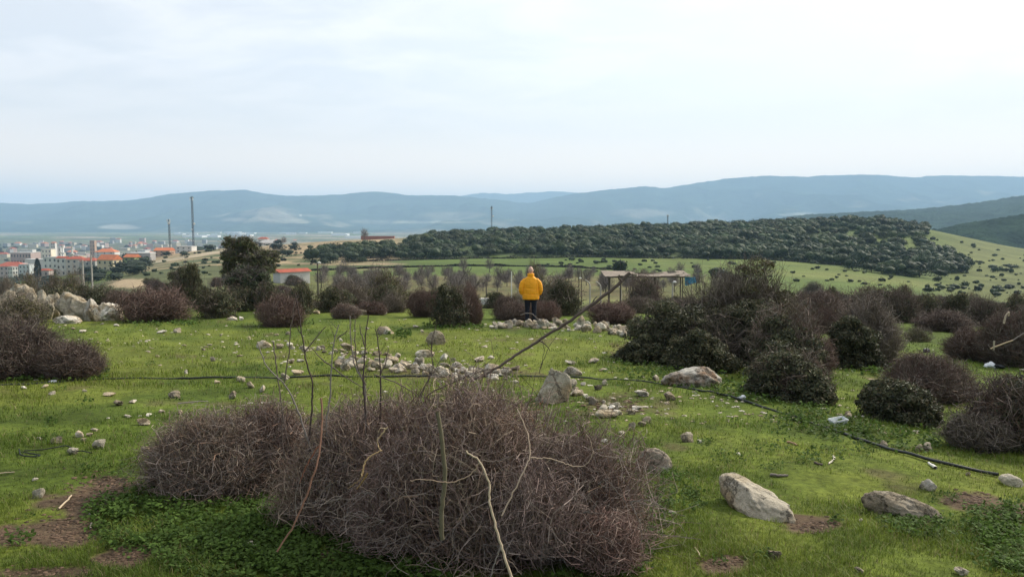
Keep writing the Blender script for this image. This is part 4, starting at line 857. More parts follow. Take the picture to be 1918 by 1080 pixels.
# the thicket along the lip of the slope
gl = 'brown and dark shrub of the thicket beyond the lawn'
for i in range(95):
    px = random.uniform(230, 1920); Y = random.uniform(31, 62)
    if 880 < px < 925: continue
    g = gx(px, Y); k = random.choice(['ever', 'ever', 'redthorn', 'mix', 'mix', 'greythorn', 'thorn', 'olive']); hh = random.uniform(.8, 1.7)
    if 1050 < px < 1300: hh *= .7
    kw_ = {'ever': 'dark evergreen shrub', 'thorn': 'brown bare shrub', 'redthorn': 'reddish bare shrub', 'mix': 'half leafy twiggy shrub', 'greythorn': 'grey bare shrub', 'olive': 'olive tinted shrub'}[k]
    rg = 'left of the white farmhouse' if px < 510 else 'between the farmhouse and the person' if px < 960 else 'below the ruined shelter' if px < 1320 else 'behind the big right hand bushes'
    B(px, Y, random.uniform(1.6, 3.2) / pxm(Y), 0, k, kw_ + ' in the thicket beyond the lawn, ' + rg, kw_ + 's of the thicket, ' + rg, H=hh)
for i in range(40):
    px = random.uniform(-40, 560); Y = random.uniform(60, 170)
    B(px, Y, random.uniform(2.5, 5.5) / pxm(Y), 0, random.choice(['ever', 'ever', 'thorn', 'mix']), 'dark shrub on the slope falling away toward the town', 'shrubs on the left slope', H=random.uniform(1.2, 2.4))
for i in range(40):
    px = random.uniform(1480, 1960); Y = random.uniform(60, 150)
    B(px, Y, random.uniform(2.5, 6) / pxm(Y), 0, random.choice(['ever', 'ever', 'greythorn', 'mix']), 'dark shrub in the hollow between the lawn and the right hill', 'shrubs in the right hollow', H=random.uniform(1.2, 2.6))

# tall open crowned tree
def open_tree(px, Y, wpx, top, label, N=9000, seed=5, olive=True, trunk_r=.11):
    g = gx(px, Y); H = top_z(px, top, Y) - g[2]; rx = wpx * pxm(Y) / 2; rng = RNG(seed); root = empty('evergreen_tree', g); tag(root, label, 'tree')
    br = [limb([(0, 0, -.1), (.05 * H, 0, H * .3), (0, .02 * H, H * .55)], trunk_r, trunk_r * .6, 12, 8, (.13, .11, .09), .01, rng)]
    tips = []
    for i in range(20):
        z0 = H * rng.uniform(.18, .6); a = rng.uniform(0, 6.28); e = rx * rng.uniform(.4, .95); z1 = min(H * .97, z0 + H * rng.uniform(.15, .42))
        t = np.array([math.cos(a) * e, math.sin(a) * e, z1]); br.append(limb([(0, 0, z0), t * [.5, .5, 0] + [0, 0, z0 + (z1 - z0) * .35], t], trunk_r * .5, .012, 10, 5, (.12, .10, .085), .015 * H / 4, rng)); tips.append(t)
    V, Fq, C = merge(br); mesh('trunk', V, Fq, M_bark, root, colr=C)
    cl = []
    for t in tips + [np.array([0, 0, H * .88]), np.array([rx*.3, 0, H*.7]), np.array([-rx*.3, 0, H * .75])]:
        s = rx * rng.uniform(.32, .5); a = leaf_parts(rng, N // 10, s, s, s * 1.7, .045, 14, .38, .3, PAL_GREEN if not olive else PAL_OLIVE + PAL_GREEN, 0, fill=.3); cl.append((a[0] + t - [0, 0, s * 1.0], a[1], a[2]))
        b = bare_parts(rng, 60, s * 1.1, s * 1.1, s * 1.1, .5, .008, 5, 3, 0, .3, PAL_GREYB); cl.append((b[0] + t - [0, 0, s * .45], b[1], b[2]))
    V, Fq, C = merge(cl); mesh('crown', V, Fq, M_leaf, root, colr=C); return root
open_tree(472, 33, 84, 437, 'tallest dark tree with an open ragged crown against the far plain', 13000, 5)
open_tree(470, 31, 78, 500, 'dense lower tree under the tallest ragged crown', 9000, 6, False)
open_tree(345, 60, 50, 492, 'thin olive tree left of the upright dark evergreen', 5000, 8)

# ============================================================ foreground thorn bush
def fore_bush():
    rng = RNG(402); WARM = [[.15, .105, .08], [.19, .15, .115], [.11, .075, .062], [.24, .19, .15]]; DARK = [[.085, .060, .055], [.115, .082, .075], [.15, .11, .10], [.20, .16, .145]]
    comps = [('twigs', 'bare', -18, 0, 0, 520, 706, 9500, dict(ln=.34, rad=.0023, K=7, dr=.95, low=-.05, lobes=.6, crook=.45, sp=1.2, pal=DARK + WARM)),
        ('twigs', 'bare', -185, .3, 0, 350, 730, 6000, dict(ln=.30, rad=.0025, K=7, dr=.8, lobes=.5, crook=.45, sp=1, pal=WARM + DARK)),
        ('twigs', 'bare', -20, 0, 0, 630, 692, 1300, dict(ln=.46, rad=.0021, K=7, dr=.8, lobes=.6, crook=.45, inner=.75, up=.5)),
        ('twigs', 'bare', 165, -.15, 0, 280, 812, 4200, dict(ln=.30, rad=.0023, K=7, dr=.95, lobes=.5, crook=.45, sp=1)),
        ('twigs', 'bare', 195, -.15, 0, 340, 800, 1200, dict(ln=.36, rad=.002, K=7, dr=.9, lobes=.6, crook=.4, inner=.7)),
        ('twigs', 'bare', -285, .25, 0, 230, 805, 2800, dict(ln=.3, rad=.0024, K=7, lobes=.5, crook=.5, pal=WARM)), ('twigs', 'bare', -240, .15, 0, 240, 760, 2200, dict(ln=.34, rad=.0024, K=7, lobes=.6, crook=.5, pal=WARM + DARK)),
        ('stems', 'stem', 0, 0, 0, 640, 700, 70, dict(r0=.015, c=(.15, .12, .10))), ('foliage', 'leaf', 0, .1, 0, 560, 740, 3500, dict(nc=60, ls=.009, pal=PAL_OLIVE + [[.16, .09, .045]] * 3))]
    for i in range(17):      # ragged secondary tufts, each its own tint
        dx = rng.uniform(-270, 250); dY = rng.uniform(-.75, .35); w = rng.uniform(110, 210); top = 712 + abs(dx + 20) * (.42 if dx < 0 else .68) + rng.uniform(0, 90) - 60 * dY
        comps.append(('twigs', 'bare', dx, dY, rng.uniform(0, .18), w, top, int(rng.uniform(500, 1100)), dict(ln=rng.uniform(.24, .44), rad=rng.uniform(.0019, .0027), K=7, lobes=.6, crook=rng.uniform(.35, .55), up=rng.uniform(.1, .8), sp=1, inner=.3, pal=[DARK, WARM, PAL_RED, PAL_GREYB][i % 4])))
    return custom_bush('thorn_bush', 'thorn bush', 'huge tangled bare thorn bush filling the lower middle of the view', 905, 4.6, comps)
fore_bush()
custom_bush('thorn_bush', 'thorn bush', 'low brown thorn mound left of the huge thorn bush, with clover beneath', 415, 5.6, [
    ('twigs', 'bare', -10, 0, 0, 270, 772, 8500, dict(sp=1, ln=.28, rad=.0025, K=6, dr=.8, lobes=.25, pal=PAL_GREYB + [[.13, .095, .075]] * 5)),
    ('twigs', 'bare', 0, 0, 0, 320, 768, 1400, dict(ln=.34, rad=.0022, inner=.6)), ('twigs', 'bare', 95, .2, 0, 210, 752, 5500, dict(ln=.30, rad=.0024, K=6, dr=.8, lobes=.25)), ('stems', 'stem', 0, 0, 0, 230, 790, 24, dict(r0=.010))])
def branches(name, cat, label, segs, mat=None, wob=.003, part=None):
    """segs: (pixel points with depth, r0 mm, r1 mm, colour)"""
    root = None; V_, rng = [], RNG(len(name) * 7 + len(segs)); out = []
    for pts, r0, r1, c in segs:
        near = .40 if name in ('dead_branch', 'broken_pole') else 0
        P = [at(p[0], p[1], p[2] - near) for p in pts]; r0 *= (1 - near * .2); r1 *= (1 - near * .2); n = max(8, int(len(pts) * 5)); out.append(limb(P, r0 / 1000, r1 / 1000, n, 7, c, wob * .6, rng))
        # little knots
        Q = smooth_path(P, n)
    V, Fq, C = merge(out); org = V.mean(0) * [1, 1, 0] + [0, 0, V[:, 2].min()]
    o = mesh(name, V - org, Fq, mat or M_bark, smooth=True, colr=C, loc=org); tag(o, label, cat); return o
DK = (.07, .05, .045); GY = (.22, .185, .165); RD = (.26, .10, .06); TN = (.46, .36, .25); BR = (.13, .10, .085)
D = 4.75
def z3(pts, d0=D, d1=None): d1 = d0 if d1 is None else d1; n = len(pts); return [(p[0], p[1], d0 + (d1 - d0) * i / max(n-1, 1)) for i, p in enumerate(pts)]
def side_twigs(main, n, ln, seed, c=DK, r=2.2):
    rng = RNG(seed); out = []; m = np.array(main, float)
    for _ in range(n):
        t = rng.uniform(0, len(m) - 1.01); i = int(t); p = m[i] + (m[i+1] - m[i]) * (t - i); dx = rng.choice([-1, 1]) * rng.uniform(.4, 1) * ln
        out.append(([tuple(p), (p[0] + dx * .5, p[1] - ln * rng.uniform(.3, .6), p[2] + .02), (p[0] + dx, p[1] - ln * rng.uniform(.7, 1.4), p[2] + .03)], r, .8, c))
    return out
S1 = [z3([(660,985),(625,930),(590,860),(568,795),(550,750),(532,716),(500,690),(482,640)]), z3([(532,716),(540,670),(545,620),(552,560)]),
      z3([(640,985),(600,940),(578,830),(580,810),(585,760),(585,703),(576,690),(572,665),(565,620),(553,548)]), z3([(572,658),(590,635),(610,612)]),
      z3([(655,985),(625,900),(610,790),(618,750),(620,690),(625,640),(634,608)], 4.7), z3([(620,685),(600,670),(583,650)]), z3([(632,633),(642,626),(652,619)]), z3([(620,685),(650,708),(682,727)]),
      z3([(655,970),(665,830),(678,800),(685,770),(685,720),(675,705),(663,680),(657,640),(655,590)], 4.8), z3([(685,720),(672,695),(665,660),(665,592)], 4.8),
      z3([(686,900),(686,790),(684,760),(680,720),(682,680),(685,625),(690,588)], 4.7), z3([(684,650),(676,620),(673,608)]),
      z3([(712,900),(712,790),(713,760),(713,700),(710,650),(703,615)], 4.85), z3([(713,700),(722,680),(728,652)], 4.85), z3([(512,640),(520,700),(531,790),(540,830),(550,860)], 4.9), z3([(600,985),(560,930),(535,870),(528,820),(530,770)], 4.9)]
segs = []
for i, s in enumerate(S1):
    big = len(s) >= 6; segs.append((s, 9 if big else 4.5, 3.1 if big else 2.4, GY if i in (0, 4, 8) else DK if i in (2, 10, 12) else BR)); 
    if big: segs += side_twigs([p for p in s if p[1] < 780], 6, 16, 50 + i)
branches('bare_sapling', 'sapling', 'bare upright shoots of a sapling growing out of the thorn bush', segs)
branches('bare_sapling', 'sapling', 'thin curved shoots standing over the crest of the huge thorn bush', 
    [(z3([(760,790),(790,735),(812,690),(808,650),(816,610)]), 4, 1.6, BR), (z3([(770,790),(800,715),(822,680),(832,665)]), 3.5, 1.5, BR), (z3([(812,690),(806,640),(820,600)]), 2.5, 1.2, DK), (z3([(780,790),(800,738),(850,715),(890,697),(930,688),(970,690)]), 5, 2.5, BR),
     (z3([(700,700),(740,715),(780,738),(800,770)]), 4, 3, BR), (z3([(890,697),(925,670),(922,640),(915,632),(905,635)]), 2.2, 1, BR), (z3([(1010,700),(1020,655),(1012,620)]), 2, 1, DK), (z3([(1012,690),(1030,645),(1048,622)]), 2.2, 1, DK)] + side_twigs(z3([(760,790),(790,735),(812,690),(808,650)]), 5, 14, 9))
pole = branches('dead_pole', 'branch', 'long dark dead pole slanting up to the right out of the thorn bush', [
    (z3([(880,715),(935,686),(965,665),(1010,637),(1060,605),(1108,571),(1150,540),(1180,512)], 4.9, 5.5), 8, 12.5, (.085, .065, .053)), (z3([(1108,571),(1112,562),(1118,556)], 5.35), 6, 3, (.11, .085, .07)), (z3([(1165,527),(1158,520),(1160,515)], 5.45), 8, 4, (.11, .085, .07)), (z3([(1010,637),(1022,644),(1030,655)], 5.1), 5, 2, DK)], wob=.004)
branches('broken_pole', 'branch', 'thin reddish broken pole leaning on the left side of the thorn bush', [(z3([(601,745),(604,790),(600,830),(594,870),(575,925),(550,985),(518,1033)], 4.35, 3.95), 6, 4.5, (.20, .105, .07)), (z3([(600,830),(580,860),(570,880),(560,905)], 4.3), 4, 2, RD),
    (z3([(550,985),(570,975),(578,980)], 4.0), 2.5, 1, BR), (z3([(556,975),(552,930),(560,900)], 4.05), 2.5, 1, GY)])
branches('dead_branch', 'branch', 'pale tan dead branch standing in front of the thorn bush', [(z3([(872,845),(900,862),(906,878),(919,912),(916,940),(926,975),(936,1010),(946,1045),(960,1085)], 3.75, 3.6), 4.2, 7, TN), (z3([(902,864),(880,890),(850,903),(820,902),(790,896),(768,899)], 3.75), 3.2, 1.8, (.38, .27, .19)),
    (z3([(904,862),(930,864),(948,858),(962,852)], 3.75), 3.5, 2, BR), (z3([(938,1020),(928,1050),(918,1085)], 3.7), 4, 3, GY), (z3([(946,1045),(960,1055),(975,1075)], 3.65), 3, 2, BR)])
branches('dead_branch', 'branch', 'pale hooked dead branch across the right part of the thorn bush', [(z3([(968,765),(985,800),(992,830),(994,857),(985,872),(965,915),(940,965)], 4.0, 3.8), 2.8, 4, (.40, .30, .22)), (z3([(994,857),(1030,858),(1060,868),(1080,874),(1095,873),(1106,860),(1111,845),(1107,825),(1098,812)], 4.0), 3, 1.5, (.40, .30, .22)),
    (z3([(1095,873),(1112,880),(1130,885)], 4.0), 2, 1, BR)])
branches('dead_branch', 'branch', 'splintered yellow broken branch in the upper left of the thorn bush', [(z3([(725,800),(705,826),(712,842),(715,845)], 4.1), 4, 2.5, (.5, .36, .2)), (z3([(716,843),(700,850),(684,862),(680,882),(677,890)], 4.1), 2.5, 5, (.6, .40, .2)), (z3([(722,803),(712,800),(708,812)], 4.1), 3, 1, (.6, .45, .3)),
    (z3([(690,885),(680,900),(668,915)], 4.1), 7, 3, (.24, .15, .06)), (z3([(680,888),(672,900),(650,915)], 4.1), 3, 1.5, (.3, .2, .1))])
branches('dead_branch', 'branch', 'mossy upright stem half hidden inside the huge thorn bush', [(z3([(820,770),(828,830),(834,880),(832,915),(826,960),(828,1010)], 4.05), 11, 13, (.14, .12, .075))])
def grey_fans():
    rng = RNG(91)
    for (x0, y0) in [(690, 965), (720, 975), (700, 925), (770, 1000), (850, 990), (640, 930), (620, 900), (905, 1020), (1000, 1000), (1090, 960), (1120, 905), (1180, 940), (740, 1010), (320, 880), (350, 890), (390, 900), (300, 850)]:
        d = 3.85 if x0 > 560 else 5.2; segs = []
        for _ in range(4):
            a = rng.uniform(1.9, 4.3) if x0 < 900 else rng.uniform(-1.3, 1.3); L = rng.uniform(45, 130); pts = [(x0, y0, d)]
            for k in range(4): a += rng.normal(0, .3); pts.append((pts[-1][0] + math.cos(a) * L / 4, pts[-1][1] + abs(math.sin(a)) * L / 4 * rng.choice([1, 1, -.4]), d - .03 * k))
            segs.append((pts, 2.2, 1.1, (.15, .125, .11) if rng.random() < .7 else BR))
        o = branches('fallen_twig', 'twig', 'loose fan of thin grey twigs at the foot of the foreground thorn bushes', segs); o['group'] = 'loose twig fans under the thorn bushes'
grey_fans()
branches('broken_branch', 'branch', 'pale snapped branch stuck in the grey bush at the right edge', [(z3([(1855,653),(1880,643),(1897,637)], 15.0), 16, 12, (.5, .38, .24)), (z3([(1897,637),(1915,625),(1930,618)], 15.2), 14, 10, GY)])
branches('broken_branch', 'branch', 'pale broken stub standing at the top of the grey bush by the right edge', [(z3([(1880,606),(1884,590),(1890,583),(1889,592)], 15.2), 20, 14, (.42, .33, .24)), (z3([(1861,655),(1862,638)], 15), 12, 20, (.4, .33, .26))])
branches('bare_twig', 'twig', 'thin arched bare twig in front of the dark trousers', [(z3([(975,590),(985,586),(996,587),(1006,596),(1015,605)], 17.0), 9, 9, GY)])
# things lying on the grass
def lying(name, cat, label, pts, r0, r1, c, mat=None, lift=.012):
    P = [gp(*p) + np.array([0, 0, lift]) for p in pts]; V, Fq, C = limb(P, r0, r1, max(8, len(pts) * 4), 7, c, r0 * .15, RNG(len(label)))
    org = V.mean(0); o = mesh(name, V - org, Fq, mat or M_bark, smooth=True, colr=C, loc=org); tag(o, label, cat)
BONE = (.62, .56, .46)
lying('stick', 'stick', 'curved pale stick on the bare dirt patch', [(110,955),(120,945),(128,938),(133,930)], .007, .005, TN)
lying('stick', 'stick', 'crooked grey stick at the edge of clover beside the dirt patch', [(162,960),(172,968),(176,975),(170,985),(169,993)], .006, .006, GY)
lying('stick', 'stick', 'straw coloured twig, longer of two on the clover', [(283,993),(300,978),(311,962)], .004, .003, TN); lying('stick', 'stick', 'straw coloured twig, shorter of two on the clover', [(268,993),(278,983),(289,973)], .004, .003, TN)
lying('stick', 'stick', 'long thin brown twig arched over a feather scrap near the bottom', [(340,1025),(365,1028),(400,1032),(435,1042),(462,1052)], .004, .003, BR); lying('stick', 'stick', 'yellowish straight stick at the far left lawn', [(-5,889),(12,887),(28,886)], .005, .004, TN)
lying('stick', 'stick', 'long whitish stick above the low thorn mound', [(333,760),(352,758),(372,756),(390,756)], .008, .006, GY, lift=.03); lying('stick', 'stick', 'weathered split stick left of the curved bone on the right lawn', [(1443,891),(1460,893),(1476,892)], .012, .008, GY)
lying('stick', 'stick', 'short brown stick near the curved bone', [(1525,868),(1535,871),(1541,872)], .010, .009, BR); lying('stick', 'stick', 'thin brown stick on the grass at lower right of the thorn bush', [(1302,1028),(1308,1038),(1314,1048)], .005, .004, TN)
lying('stick', 'stick', 'small tan stick high on the right lawn under the hose', [(1474,829),(1484,831),(1494,835)], .010, .008, (.35, .22, .14)); lying('stick', 'stick', 'pale fallen stick at the left foot of the thorn bush', [(455,910),(480,922),(510,930),(550,926)], .010, .008, TN)
lying('bone', 'bone', 'curved whitish bone on the right lawn', [(1552,870),(1560,864),(1564,860),(1560,856)], .007, .010, BONE); lying('bone', 'bone', 'white bone touching the black hose', [(1739,869),(1747,874),(1752,878)], .010, .016, (.75, .72, .66))
lying('cord', 'cord', 'thin black cord looped over the half buried tan stone', [(45,850),(80,848),(112,842),(122,839),(133,843),(139,852),(150,849),(172,854)], .005, .005, (.02, .02, .022), lift=.03)
lying('cord', 'cord', 'tangle of black cord left of the half buried tan stone', [(36,845),(38,856),(55,859),(80,857),(60,853),(40,850)], .006, .006, (.02, .025, .03), lift=.02)
def hose():
    m = mat_plain('black_polythene', (.012, .014, .014), .5, .1, 20, spec=.4)
    pts = [(-60,724),(0,722),(50,720),(100,716),(150,712),(200,710),(300,709.5),(400,709),(480,707.5),(560,706),(640,705),(760,706),(900,706),(1050,706),(1100,708),(1150,710),(1200,713),(1240,719),(1300,730),(1360,743),(1400,754),(1440,766),(1500,784),(1560,806),(1600,822),(1650,838),(1700,853),(1740,864),(1780,875),(1830,885),(1870,892)]
    P = np.array([gp(*p) for p in pts]); P = smooth_path(P, 220); P[:, 2] = h(P[:, 0], P[:, 1]) + .012 + .016 * vnoise(P[:, 0] * 1.3, P[:, 1], seed=2)
    V, Fq = tubes(P[None], np.full((1, 220), .0145), 10); tag(mesh('water_hose', V, Fq, m, smooth=True), 'long black plastic hose lying across the lawn from left edge to right shrubs', 'hose')
hose()
def rubbish():
    white = mat_plain('white_plastic', (.70, .72, .72), .4, .05, 20); foam = mat_plain('white_foam', (.75, .76, .78), .7, .05, 20); dark = mat_plain('black_plastic_bag', (.02, .022, .025), .4, .3, 20)
    g = gp(1577, 800); s = pxm(g[1]); bm = bmesh.new()
    def tub(w, d, hh, t):
        o = []
        for (sx, sz, k) in ((.82, 0, 0), (1, hh, 0), (1.06, hh, 0), (1.06, hh - .012, 0), ): o.append([(-w*sx, -d*sx, sz), (w*sx, -d*sx, sz), (w*sx, d*sx, sz), (-w*sx, d*sx, sz)])
        inner = [[(-w*.94, -d*.94, hh), (w*.94, -d*.94, hh), (w*.94, d*.94, hh), (-w*.94, d*.94, hh)], [(-w*.76, -d*.76, t), (w*.76, -d*.76, t), (w*.76, d*.76, t), (-w*.76, d*.76, t)]]
        rings = [[(x*1.06, y*1.06, z) for x, y, z in [( -w, -d, hh - .012), (w, -d, hh - .012), (w, d, hh - .012), (-w, d, hh - .012)]]]
        seq = [o[0], [(x, y, hh - .012) for x, y, z in o[1]], rings[0], [(x, y, hh) for x, y, z in rings[0]], inner[0], inner[1]]
        vs_ = [[bm.verts.new(p) for p in r] for r in seq]
        for a, b in zip(vs_[:-1], vs_[1:]):
            for k in range(4): bm.faces.new((a[k], a[(k+1) % 4], b[(k+1) % 4], b[k]))
        bm.faces.new(vs_[0][::-1]); bm.faces.new(vs_[-1])
    tub(16 * s, 9 * s, 13 * s, .01); bmesh.ops.bevel(bm, geom=bm.edges[:], offset=.006, segments=2, affect='EDGES')
    me = bpy.data.meshes.new('plastic_tub'); bm.to_mesh(me); bm.free(); me.materials.append(white); o = bpy.data.objects.new('plastic_tub', me); col.objects.link(o)
    o.location = g + [0, .1, .0]; o.rotation_euler = (.12, -.12, .2); tag(o, 'white plastic tub lying on the grass between two evergreen shrubs', 'tub')
    for (px, py, w, hh, nm, ct, lab, m, sd) in [(1860, 690, 24, 13, 'plastic_bag', 'bag', 'white filled plastic bag on the grass by the right thorn bushes', white, 5), (1876, 691, 22, 9, 'plastic_bag', 'bag', 'black bag beside the white bag on the right', dark, 6),
                                            (1392, 749, 18, 10, 'foam_piece', 'rubbish', 'torn white foam piece above the hose, left of the round evergreen', foam, 7), (1737, 662, 14, 11, 'old_bucket', 'bucket', 'dark old bucket on the far right lawn strip', dark, 8), (96, 716, 18, 4, 'foam_piece', 'rubbish', 'thin white foam sliver lying on the hose at left', foam, 9),
                                            (405, 1048, 34, 12, 'feather_scrap', 'rubbish', 'dark and white feathery scrap under the arched brown twig', dark, 10)]:
        g = gp(px, py); s = pxm(g[1]); o = rock_mesh(nm, 300 + sd, 4, m, .25, 7); col.objects.link(o); o.scale = (w * s / 2, w * s / 2.6, hh * s / 1.6); o.location = g + [0, w * s / 3, hh * s * .3]; tag(o, lab, ct)
rubbish()

# ============================================================ valley: ruined shelter, posts, poles, house
M_wood = mat_plain('old_wood', (.10, .08, .06), .9, .2, 6); M_conc = mat_plain('concrete', (.42, .39, .34), .9, .12, 5); M_steel = mat_plain('galvanised_steel', (.12, .13, .14), .5, .1, 3, metal=.3); M_white = mat_plain('white_render', (.72, .70, .66), .9, .06, .6)
M_glass = mat_plain('window_dark', (.05, .06, .075), .3, .1, 2, spec=.5); M_thatch = mat_plain('thatch', (.24, .195, .155), .95, .25, 3); M_blue = mat_plain('blue_tarpaulin', (.05, .22, .36), .6, .15, 4)
M_rust = mat_plain('red_roof_tiles', (.34, .085, .05), .85, .15, .8); M_orange = mat_plain('orange_roof_tiles', (.50, .16, .07), .85, .12, .8)
def box_vf(x0, x1, y0, y1, z0, z1):
    V = np.array([(x, y, z) for z in (z0, z1) for y in (y0, y1) for x in (x0, x1)], float); return V, np.array([(0, 2, 3, 1), (4, 5, 7, 6), (0, 1, 5, 4), (2, 6, 7, 3), (0, 4, 6, 2), (1, 3, 7, 5)])
def boxes(name, bl, mat, parent=None): V, Fq, C = merge([(*box_vf(*b), np.ones(3)) for b in bl]); return mesh(name, V, Fq, mat, parent)
def bar(name, a, b, r, mat, parent=None, S=6, r1=None):
    P = np.array([[a, b]], float); V, Fq = tubes(P, np.array([[r, r if r1 is None else r1]]), S); return mesh(name, V, Fq, mat, parent)
def shelter():
    Y = 77; g = gx(1205, Y); root = empty('ruined_shelter', g); tag(root, 'open timber shelter with a collapsing pale roof on thin posts', 'shelter'); s = pxm(Y); zt = top_z(1205, 520, Y) - g[2]
    xs = [(1139 - 1205) * s, (1161 - 1205) * s, (1185 - 1205) * s, (1227 - 1205) * s, (1278 - 1205) * s]
    for x in xs:
        gz = float(h(g[0] + x, Y)) - g[2]; bar('post', (x, 0, gz), (x, 0, zt), .055, M_wood, root); gz = float(h(g[0] + x, Y + 3.2)) - g[2]; bar('post', (x + .5, 3.2, gz), (x + .5, 3.2, zt + .2), .07, M_wood, root)
    boxes('beam', [(xs[0] - .2, xs[-1] + .3, -.08, .08, zt, zt + .16), (xs[0] - .2, xs[-1] + .6, 3.1, 3.26, zt + .15, zt + .3)], M_wood, root)
    nx, ny = 40, 12; X, Yy = np.meshgrid(np.linspace(xs[0] - .4, xs[-1] + .9, nx), np.linspace(-.5, 3.9, ny), indexing='ij')
    Z = zt + .2 + .06 * (Yy + .5) + .16 * fbm(X.ravel() * .6, Yy.ravel() * .8, seed=4).reshape(X.shape) - .25 * np.exp(-((X - 1.2) / 1.6) ** 2); Z = np.maximum(Z, zt + .18)
    top = np.stack([X, Yy, Z], -1).reshape(-1, 3); bot = top - [0, 0, .05]; i = np.arange(nx - 1)[:, None] * ny + np.arange(ny - 1)[None]; Q = np.stack([i, i + ny, i + ny + 1, i + 1], -1).reshape(-1, 4)
    cen = top[Q].mean(1); keep = fbm(cen[:, 0] * .9, cen[:, 1] * .9, seed=14) > -.22; keep |= (cen[:, 0] < xs[1] + 1); Q = Q[keep]
    eds = {}
    for q in Q:
        for k in range(4): e = (q[k], q[(k+1) % 4]); eds[e] = 1
    rim = [(a, b) for (a, b) in eds if (b, a) not in eds]; n = len(top); side = np.array([(b, a, a + n, b + n) for a, b in rim])
    mesh('roof', np.concatenate([top, bot]), np.concatenate([Q, Q[:, ::-1] + n, side]), M_thatch, root)
    nx = 10; X, Zz = np.meshgrid(np.linspace(0, 1.1, nx), np.linspace(0, 1.0, 7), indexing='ij'); Yw = .12 * np.sin(X * 7 + Zz * 2) - .25
    V = np.stack([xs[-1] + .15 + X + .1 * Zz, Yw, zt + .1 - Zz * (.9 - .3 * X)], -1).reshape(-1, 3); i = np.arange(nx - 1)[:, None] * 7 + np.arange(6)[None]; Q = np.stack([i, i + 7, i + 8, i + 1], -1).reshape(-1, 4)
    o = mesh('tarpaulin', V, Q, M_blue, root); m = o.modifiers.new('s', 'SOLIDIFY'); m.thickness = .02
    return root
shelter()
def bent_post(px, top, py, label, lean=-1, Y=None):
    Y = Y or 84; g = gx(px, Y); zt = top_z(px, top, Y) - g[2]; P = [(0, 0, -.2), (0, 0, zt * .5), (0, 0, zt - .5), (0, 0, zt - .38), (lean * .25, 0, zt - .17), (lean * .55, 0, zt)]
    V, Fq, C = limb(P, .085, .07, 16, 4, (.55, .5, .42)); o = mesh('concrete_fence_post', V, Fq, M_conc, loc=g); tag(o, label, 'fence post', 'bent concrete fence posts')
bent_post(1105, 524, 0, 'bent topped concrete post nearest the person among three by the shelter'); bent_post(1125, 527, 0, 'bent topped concrete post left of the shelter, middle of three'); bent_post(1163, 534, 0, 'bent topped concrete post inside the left bay of the shelter', Y=88)
def blockpile():
    g = gx(1128, 80); o = boxes('concrete_block', [(-1.4, 1.3, -.2, .2, 0, .35)], M_conc); o.location = g + [0, 0, 1.6]; o.location = g; tag(o, 'long low concrete kerb block lying left of the shelter', 'concrete block')
    g = gx(1150, 74); o = boxes('concrete_slab', [(-1.1, 1.1, -.5, .5, -.1, .3)], M_conc); o.location = g; tag(o, 'pale flat slab on the ground under the left bay of the shelter', 'slab')
    g = gx(919, 92); o = boxes('stone_trough', [(-1.2, 1.2, -.5, .5, -.1, .75), (-1.35, 1.35, -.62, -.503, .6, .8)], M_white); o.location = g; tag(o, 'white trough beside the road left of the person', 'trough')
blockpile()
def pole(px, top, Y, r, label, mat, lampw=0, arms=0, name='utility_pole', cat='pole'):
    g = gx(px, Y); zt = top_z(px, top, Y) - g[2]; root = empty(name, g); tag(root, label, cat); bar('post', (0, 0, -.3), (0, 0, zt), r, mat, root, 8, r * .7)
    if lampw:
        V, Fq = blob((lampw * .9, 0, zt - lampw * .3), (lampw, lampw * .7, lampw * .6)); mesh('lamp_head', V, Fq, M_white, root, smooth=True); bar('bracket', (0, 0, zt - .2), (lampw * .8, 0, zt - lampw * .25), .03, mat, root)
    if arms: boxes('crossarm', [(-.8, .8, -.06, .06, zt - .5, zt - .38)], mat, root); [bar('insulator', (x, 0, zt - .38), (x, 0, zt - .16), .05, M_white, root) for x in (-.7, 0.0, .7)]
pole(596, 491, 118, .14, 'wooden street lamp pole with a white lamp right of the white house', M_wood, .28, 0, 'street_lamp', 'street lamp'); pole(958, 508, 88, .065, 'thin white pole left of the yellow jacket', M_white, 0, 0)
pole(911, 526, 95, .09, 'dark wooden pole in front of the white trough', M_wood); pole(1089, 506, 90, .06, 'thin dark wire pole between the person and the bent posts', M_wood); pole(1259, 527, 60, .08, 'pale street lamp pole under the right half of the shelter', M_conc, .16, 0, 'street_lamp', 'street lamp')
pole(1084, 520, 75, .05, 'short lamp pole just right of the yellow jacket', M_wood, .14, 0, 'street_lamp', 'street lamp')
pole(158, 487, 150, .24, 'pale concrete utility pole above the left shrubs, left one of two', M_conc, 0, 1); pole(174, 478, 170, .22, 'pale concrete utility pole above the left shrubs, right one of two', M_conc, 0, 1)
